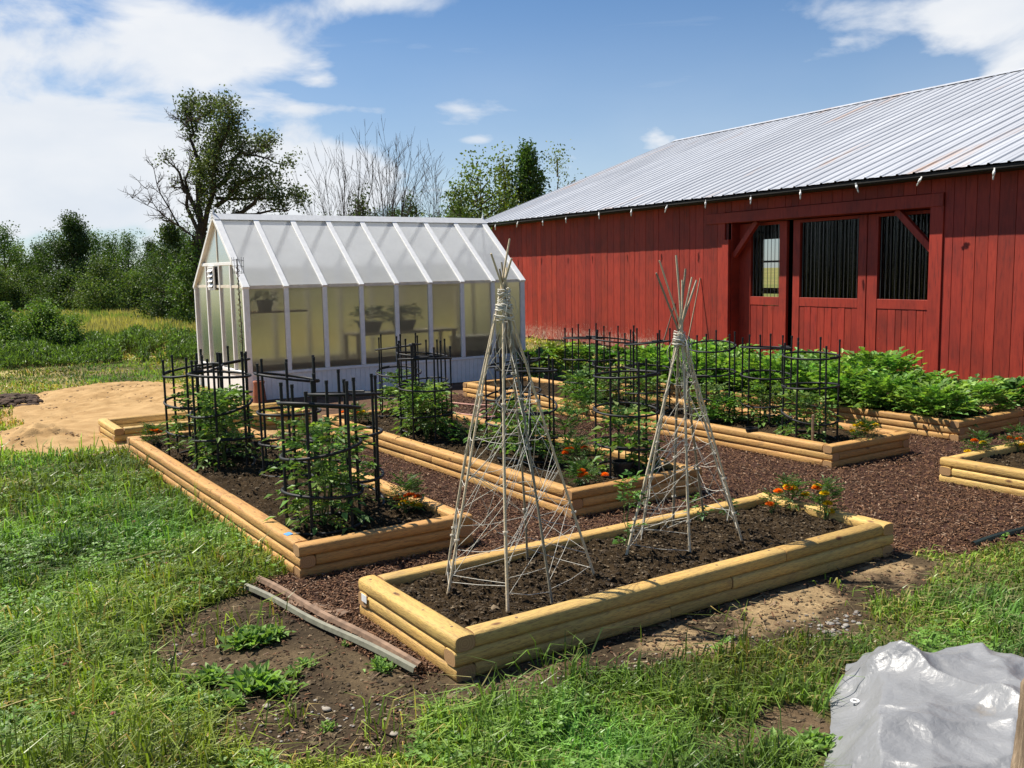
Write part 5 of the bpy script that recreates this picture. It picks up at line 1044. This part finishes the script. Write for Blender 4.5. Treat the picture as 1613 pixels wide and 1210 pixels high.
line = [(-60, 60, 1, 1.0), (10, 57, 0, 1.0), (-15, 50, 2, .8), (28, 62, 2, 1.05), (62, 58, 4, .85), (92, 56, 1, 1.0), (120, 54, 3, 1.02), (150, 58, 0, .95), (178, 60, 1, 1.0), (205, 57, 0, .92), (238, 60, 4, .90), (262, 55, 1, .85), (290, 58, 0, 1.0), (318, 56, 1, 1.05), (350, 58, 4, 1.0), (395, 60, 0, 1.0), (440, 60, 1, .95),
        (480, 62, 2, .95), (520, 58, 0, 1.0), (555, 60, 1, 1.1), (590, 58, 4, 1.05), (625, 60, 0, 1.1), (660, 58, 2, 1.05), (690, 60, 1, 1.1), (722, 60, 3, 1.05), (760, 62, 1, 1.15), (800, 60, 0, 1.2), (-130, 58, 0, 1.0), (-190, 58, 1, 1.1), (-250, 60, 4, 1.1), (860, 64, 1, 1.1), (920, 66, 0, 1.1)]
for px, dd, i, s in line:
    s *= .80 if px < 330 else .90
    w_ = ('beyond the left edge of the field' if px < 0 else f'in the far tree line, {"far left" if px < 50 else "left of the pointed evergreen" if px < 118 else "the pointed one itself" if px == 120 else "just right of the evergreen" if px < 190 else "between the evergreen and apple tree" if px < 270 else "behind the apple tree foot" if px < 360 else "behind the greenhouse left half" if px < 520 else "behind the greenhouse middle" if px < 640 else "behind the greenhouse right end" if px < 760 else "behind the barn corner"}')
    put(i, px, dd, s, f'{names_[i]} {w_}')
# front shrubs of the tree line
grp2 = 'shrubs before the far trees'
sp = [make_tree('shrub', 'x', 'shrub', (0, 0, 0), 2.4, 3.4, (.115, .17, .04), grp2, 'round', 8, .11, .02), make_tree('shrub', 'x', 'shrub', (0, 0, 0), 2.0, 3.0, (.075, .12, .03), grp2, 'round', 8, .11, .02), make_tree('shrub', 'x', 'shrub', (0, 0, 0), 2.2, 2.6, (.14, .21, .045), grp2, 'round', 8, .10, .02)]
sf = [True]*3; nm = ['olive green shrub', 'dark green shrub', 'bright green shrub']
for j, px in enumerate((-120, -60, -10, 22, 48, 75, 104, 132, 158, 186, 212, 238, 262, 288, 312, 340, 380, 430, 480, 530, 580, 630, 680, 740)):
    i = [0, 1, 2, 1, 0, 0, 1, 2, 0, 0, 2, 1, 0, 2, 1][j % 15]; dd = 49+rs.uniform(-2, 3)
    o = sp[i] if sf[i] else dup(sp[i]); sf[i] = False; p = far(px, dd); o.location = (p[0], p[1], -.1); s = rs.uniform(.68, .98); o.scale = (s, s, s); o.rotation_euler.z = rs.rand()*6
    pos_ = 'beyond the left edge' if px < 0 else 'at the field edge far left' if px < 60 else 'at the field edge below the evergreen' if px < 145 else 'at the field edge right of the evergreen' if px < 225 else 'at the field edge near the apple tree' if px < 330 else 'hidden behind the greenhouse'
    o['label'] = f'{nm[i]} {pos_}'
# nearer bush at the left and shrubs at the apple tree foot
def near_shrub(name, label, px, dist, H, Wd, col, ls=.075, nl=9): 
    p = far(px, dist); return make_tree(name, label, 'shrub', (p[0], p[1], -.05), H, Wd, col, 'bushes in the middle distance', 'round', nl, ls, .03)
near_shrub('bush', 'rounded leafy bush at the left before the hay field', 62, 24, .92, 1.7, (.13, .21, .04), .06, 10); near_shrub('bush', 'leafy bush cut by the left edge of the photo', -2, 24.5, .85, 1.4, (.14, .22, .045), .06)
near_shrub('bush', 'low bush right of the rounded bush', 108, 23.5, .62, 1.0, (.12, .20, .04), .06, 5)
near_shrub('bush', 'tall dark shrub at the apple tree foot, left side', 272, 36, 3.3, 2.2, (.07, .11, .03), .10, 10); near_shrub('bush', 'tall dark shrub touching the greenhouse left corner', 302, 33, 3.0, 1.6, (.065, .11, .03), .09, 10)
near_shrub('bush', 'green shrub behind the greenhouse left post', 320, 31, 2.6, 1.8, (.09, .15, .03), .09, 8)
# tall weeds band
n = 30000; px = rs.uniform(-260, 330, n); dd = rs.uniform(21.0, 26.5, n); keep = fbm(px*.02, dd*.3, 1.2, 3) > .36; px, dd = px[keep], dd[keep]; n = len(px)
dr = np.stack([fw[0]+rt[0]*(px-PW/2)/FPX, fw[1]+rt[1]*(px-PW/2)/FPX], 1); dr /= np.linalg.norm(dr, axis=1)[:, None]; hh = (.15+.52*fbm(px*.03, dd*.4, 1.5, 3))*np.clip((dd-20.6)/1.5, .25, 1)
P = np.stack([dr[:, 0]*dd, dr[:, 1]*dd, hh*rs.beta(2, 1.2, n)], 1); c = np.array([(.13, .21, .045)])*(.5+.9*rs.rand(n))[:, None]; mb = MB(); D = unit(n); D[:, 2] = abs(D[:, 2])+.3; mb.leaves(P, D, unit(n)+np.array([0, 0, .6]), .10*rs.uniform(.6, 1.5, n), .035, c)
n3 = 5000; k_ = rs.randint(0, n, n3); P0 = P[k_].copy(); P0[:, 2] = 0; mb.segs(P0, P[k_]+np.array([0, 0, .1]), .006, .003, 3, np.array([(.13, .15, .05)])*(.6+.7*rs.rand(n3))[:, None])
tag(mb.build('tall_weeds', M['leaf']), 'band of tall green weeds between the mown grass and hay field', 'weeds', kind='stuff')
# hay field
n = 60000; px = rs.uniform(-400, 1000, n); dd = rs.uniform(26, 50, n); dr = np.stack([fw[0]+rt[0]*(px-PW/2)/FPX, fw[1]+rt[1]*(px-PW/2)/FPX], 1); dr /= np.linalg.norm(dr, axis=1)[:, None]
P = np.stack([dr[:, 0]*dd, dr[:, 1]*dd, 0*dd], 1); D = unit(n)*.25+np.array([0, 0, 1.]); c = np.array([(.46, .40, .15)])*(.6+.7*rs.rand(n))[:, None]; gsel = fbm(px*.01, dd*.15, 2, 3) > .52; c[gsel] = np.array([(.24, .30, .08)])*(.6+.7*rs.rand(gsel.sum()))[:, None]
mb = MB(); mb.leaves(P, D, unit(n), rs.uniform(.25, .5, n), .05, c, .05, .5)
tag(mb.build('hay_field', M['grass']), 'yellowing tall hay grass of the field before the trees', 'hay', kind='stuff')
# apple tree
AT = far(317, 31.0)
def ap(zx, zy, dz=0): return at(200+zx/3.025, 140+zy/3.025, AT, 0)+np.array([fw[0], fw[1], 0])*dz
limbs = [([(345, 1180), (350, 900), (352, 760), (362, 640)], .22, .15, 0), ([(362, 660), (335, 520), (345, 400), (310, 300), (278, 230), (280, 150), (275, 85)], .12, .02, 1), ([(280, 160), (340, 160), (430, 112)], .05, .02, 1), ([(278, 180), (240, 140), (212, 118)], .02, .008, 0),
         ([(370, 650), (420, 500), (430, 380), (470, 290), (520, 205), (530, 140)], .11, .02, 1), ([(430, 470), (500, 400), (560, 310), (640, 330), (740, 370)], .10, .02, 1), ([(425, 560), (520, 480), (620, 430), (690, 440)], .10, .02, 1), ([(400, 640), (560, 590), (640, 530), (790, 520)], .12, .02, 1),
         ([(560, 600), (680, 590), (800, 590)], .06, .02, 1), ([(350, 640), (290, 500), (250, 400), (195, 345)], .10, .02, 1), ([(340, 680), (280, 560), (270, 430), (300, 330)], .09, .02, 1), ([(350, 720), (240, 650), (150, 500), (112, 380)], .035, .01, 0), ([(240, 650), (150, 600), (60, 470)], .02, .006, 0),
         ([(260, 660), (180, 590), (70, 530)], .018, .006, 0), ([(470, 300), (560, 300), (640, 260)], .05, .02, 1), ([(430, 400), (400, 280), (440, 200)], .07, .02, 1), ([(420, 520), (560, 520), (640, 480)], .08, .02, 1), ([(300, 500), (250, 470), (190, 460)], .05, .02, 1), ([(350, 560), (350, 440), (390, 350)], .08, .02, 1)]
segs = []; tips = []
for path, r0_, r1_, lf_ in limbs:
    if lf_: r0_ *= .75
    dz = rs.uniform(-1.0, 1.0)*(1 if r0_ < .2 else 0); n_ = len(path); P = [ap(a, b, dz*(i/(n_-1))) for i, (a, b) in enumerate(path)]
    for i in range(n_-1):
        ra = r0_+(r1_-r0_)*i/(n_-1); rb = r0_+(r1_-r0_)*(i+1)/(n_-1); m = (P[i]+P[i+1])/2+rs.normal(0, .05, 3); segs += [(P[i], m, ra, (ra+rb)/2), (m, P[i+1], (ra+rb)/2, rb)]
        if r0_ > .25: continue
        for q0 in (m, P[i+1]):
            for _ in range(3):
                d0 = rs.normal(0, 1, 3); d0[2] = abs(d0[2])*.5+.05; d0 += (P[i+1]-P[i])/np.linalg.norm(P[i+1]-P[i])*.8; d0 /= np.linalg.norm(d0); tp_ = []
                branch(segs, tp_, q0.copy(), d0, rs.uniform(.22, .52), max(rb*.3, .012), 1, .15, .7, .006, .5)
                if lf_: tips += [t for t in tp_ if math.sin(t[0]*2.9+1)+math.sin(t[1]*3.3+t[2]*1.1)+math.sin(t[2]*3.7+t[0]) > (-.05 if (t-AT)@rt < .3 else -.9)]
for z_ in range(6):
    a, b = 430+rs.normal(0, 80), 500+rs.normal(0, 70)
    tips.append(ap(a, b, rs.uniform(-1, 1)))
root = thing('apple_tree', 'tall old apple tree with bare left twigs behind the greenhouse', 'tree', tuple(AT)); sh = lambda L: [(s[0]-AT, s[1]-AT, s[2], s[3]) for s in L]
segmesh(sh(segs), (.06, .045, .035), 6).build('trunk', M['bark'], root); lf = MB(); tree_leaves(lf, [t-AT for t in tips if rs.rand() < .62], 4, .15, .088, (.10, .13, .045), .8); lf.build('crown', M['tleaf'], root)
# bare trees and trees by the barn
def bare(label, px, dist, tops, r=.05):
    p0 = far(px, dist); root = thing('bare_tree', label, 'bare tree', tuple(p0), 0, 'leafless trees behind the greenhouse'); segs = []
    for (a, b) in tops:
        b += 12
        e_ = at(a, b, p0)-p0+np.array([fw[0], fw[1], 0])*rs.uniform(-1, 1); s0 = np.array([rs.normal(0, .1), rs.normal(0, .1), 0]); mid = s0*.5+e_*.45+np.array([(s0[0]-e_[0])*.12, (s0[1]-e_[1])*.12, 0]); path = [s0, (s0+mid)/2, mid, (mid+e_)/2+rs.normal(0, .05, 3), e_]; rr = [r, r*.75, r*.5, r*.3, r*.12]
        for i in range(4):
            segs.append((path[i], path[i+1], rr[i], rr[i+1]))
            if i >= 1:
                for t in np.linspace(.1, 1, 7):
                    q = path[i]+(path[i+1]-path[i])*t; d = (path[i+1]-path[i]); d = d/np.linalg.norm(d)+rs.normal(0, .28, 3); d[2] = abs(d[2]); d /= np.linalg.norm(d); L = rs.uniform(.5, 1.2); e2 = q+d*L; segs.append((q, e2, rr[i+1]*.4+.003, .004)); e3 = q+d*L*.5; d2 = d+rs.normal(0, .3, 3); segs.append((e3, e3+d2*.4, .005, .003)); e3 = q+d*L*.75; segs.append((e3, e3+(d+rs.normal(0, .3, 3))*.35, .005, .003))
    segmesh(segs, (.10, .078, .062), 4).build('trunk', M['bark'], root); return root
bare('left leafless many stemmed tree leaning left behind the roof', 545, 33, [(478, 298), (500, 270), (515, 262), (530, 245), (545, 250), (560, 238), (572, 262), (505, 310), (590, 275), (552, 265), (488, 318), (522, 290), (538, 275), (568, 290)], .035)
bare('middle leafless many stemmed tree, the tallest one', 612, 33, [(580, 232), (596, 240), (608, 216), (622, 236), (630, 250), (648, 238), (640, 262), (664, 260), (590, 262), (616, 250), (672, 268), (603, 285), (640, 290), (655, 285), (625, 225)], .035)
bare('thin leafless tree at the right of the group', 690, 32, [(678, 262), (688, 260), (672, 285), (684, 280)], .03)
def bt(name, label, px, dist, ytop, Wd, col, kind, ls=.13, nl=6, low=.3):
    p = far(px, dist); H = at(px, ytop, p)[2]; return make_tree(name, label, 'tree', (p[0], p[1], 0), H, Wd, col, 'trees behind the barn corner', kind, nl, ls, low)
bt('broadleaf_tree', 'airy green tree left of the barn roof corner', 755, 34, 256, 3.1, (.15, .21, .04), 'round', .12, 3); bt('broadleaf_tree', 'low green tree beside the airy one', 728, 33, 300, 2.6, (.13, .19, .04), 'round', .12, 3)
bt('broadleaf_tree', 'yellow green tree between the airy tree and the pointed tree', 797, 35, 264, 2.9, (.17, .22, .04), 'round', .12, 3); bt('pine_tree', 'pointed dark green tree rising behind the roof slope', 834, 35, 252, 2.2, (.08, .15, .03), 'spire', .12, 4); bt('broadleaf_tree', 'sparse thin leaved tree rightmost behind the roof slope', 880, 36, 252, 3.1, (.16, .20, .06), 'round', .09, 2)
bt('broadleaf_tree', 'small shrubby tree seen between bare stems', 575, 40, 318, 2.4, (.075, .12, .03), 'round', .12, 3, .1); bt('broadleaf_tree', 'small green tree behind the greenhouse ridge right part', 650, 40, 322, 2.6, (.07, .12, .03), 'round', .12, 3, .1)
for p_ in protos:
    if p_['label'] == 'x': bpy.data.objects.remove(p_)
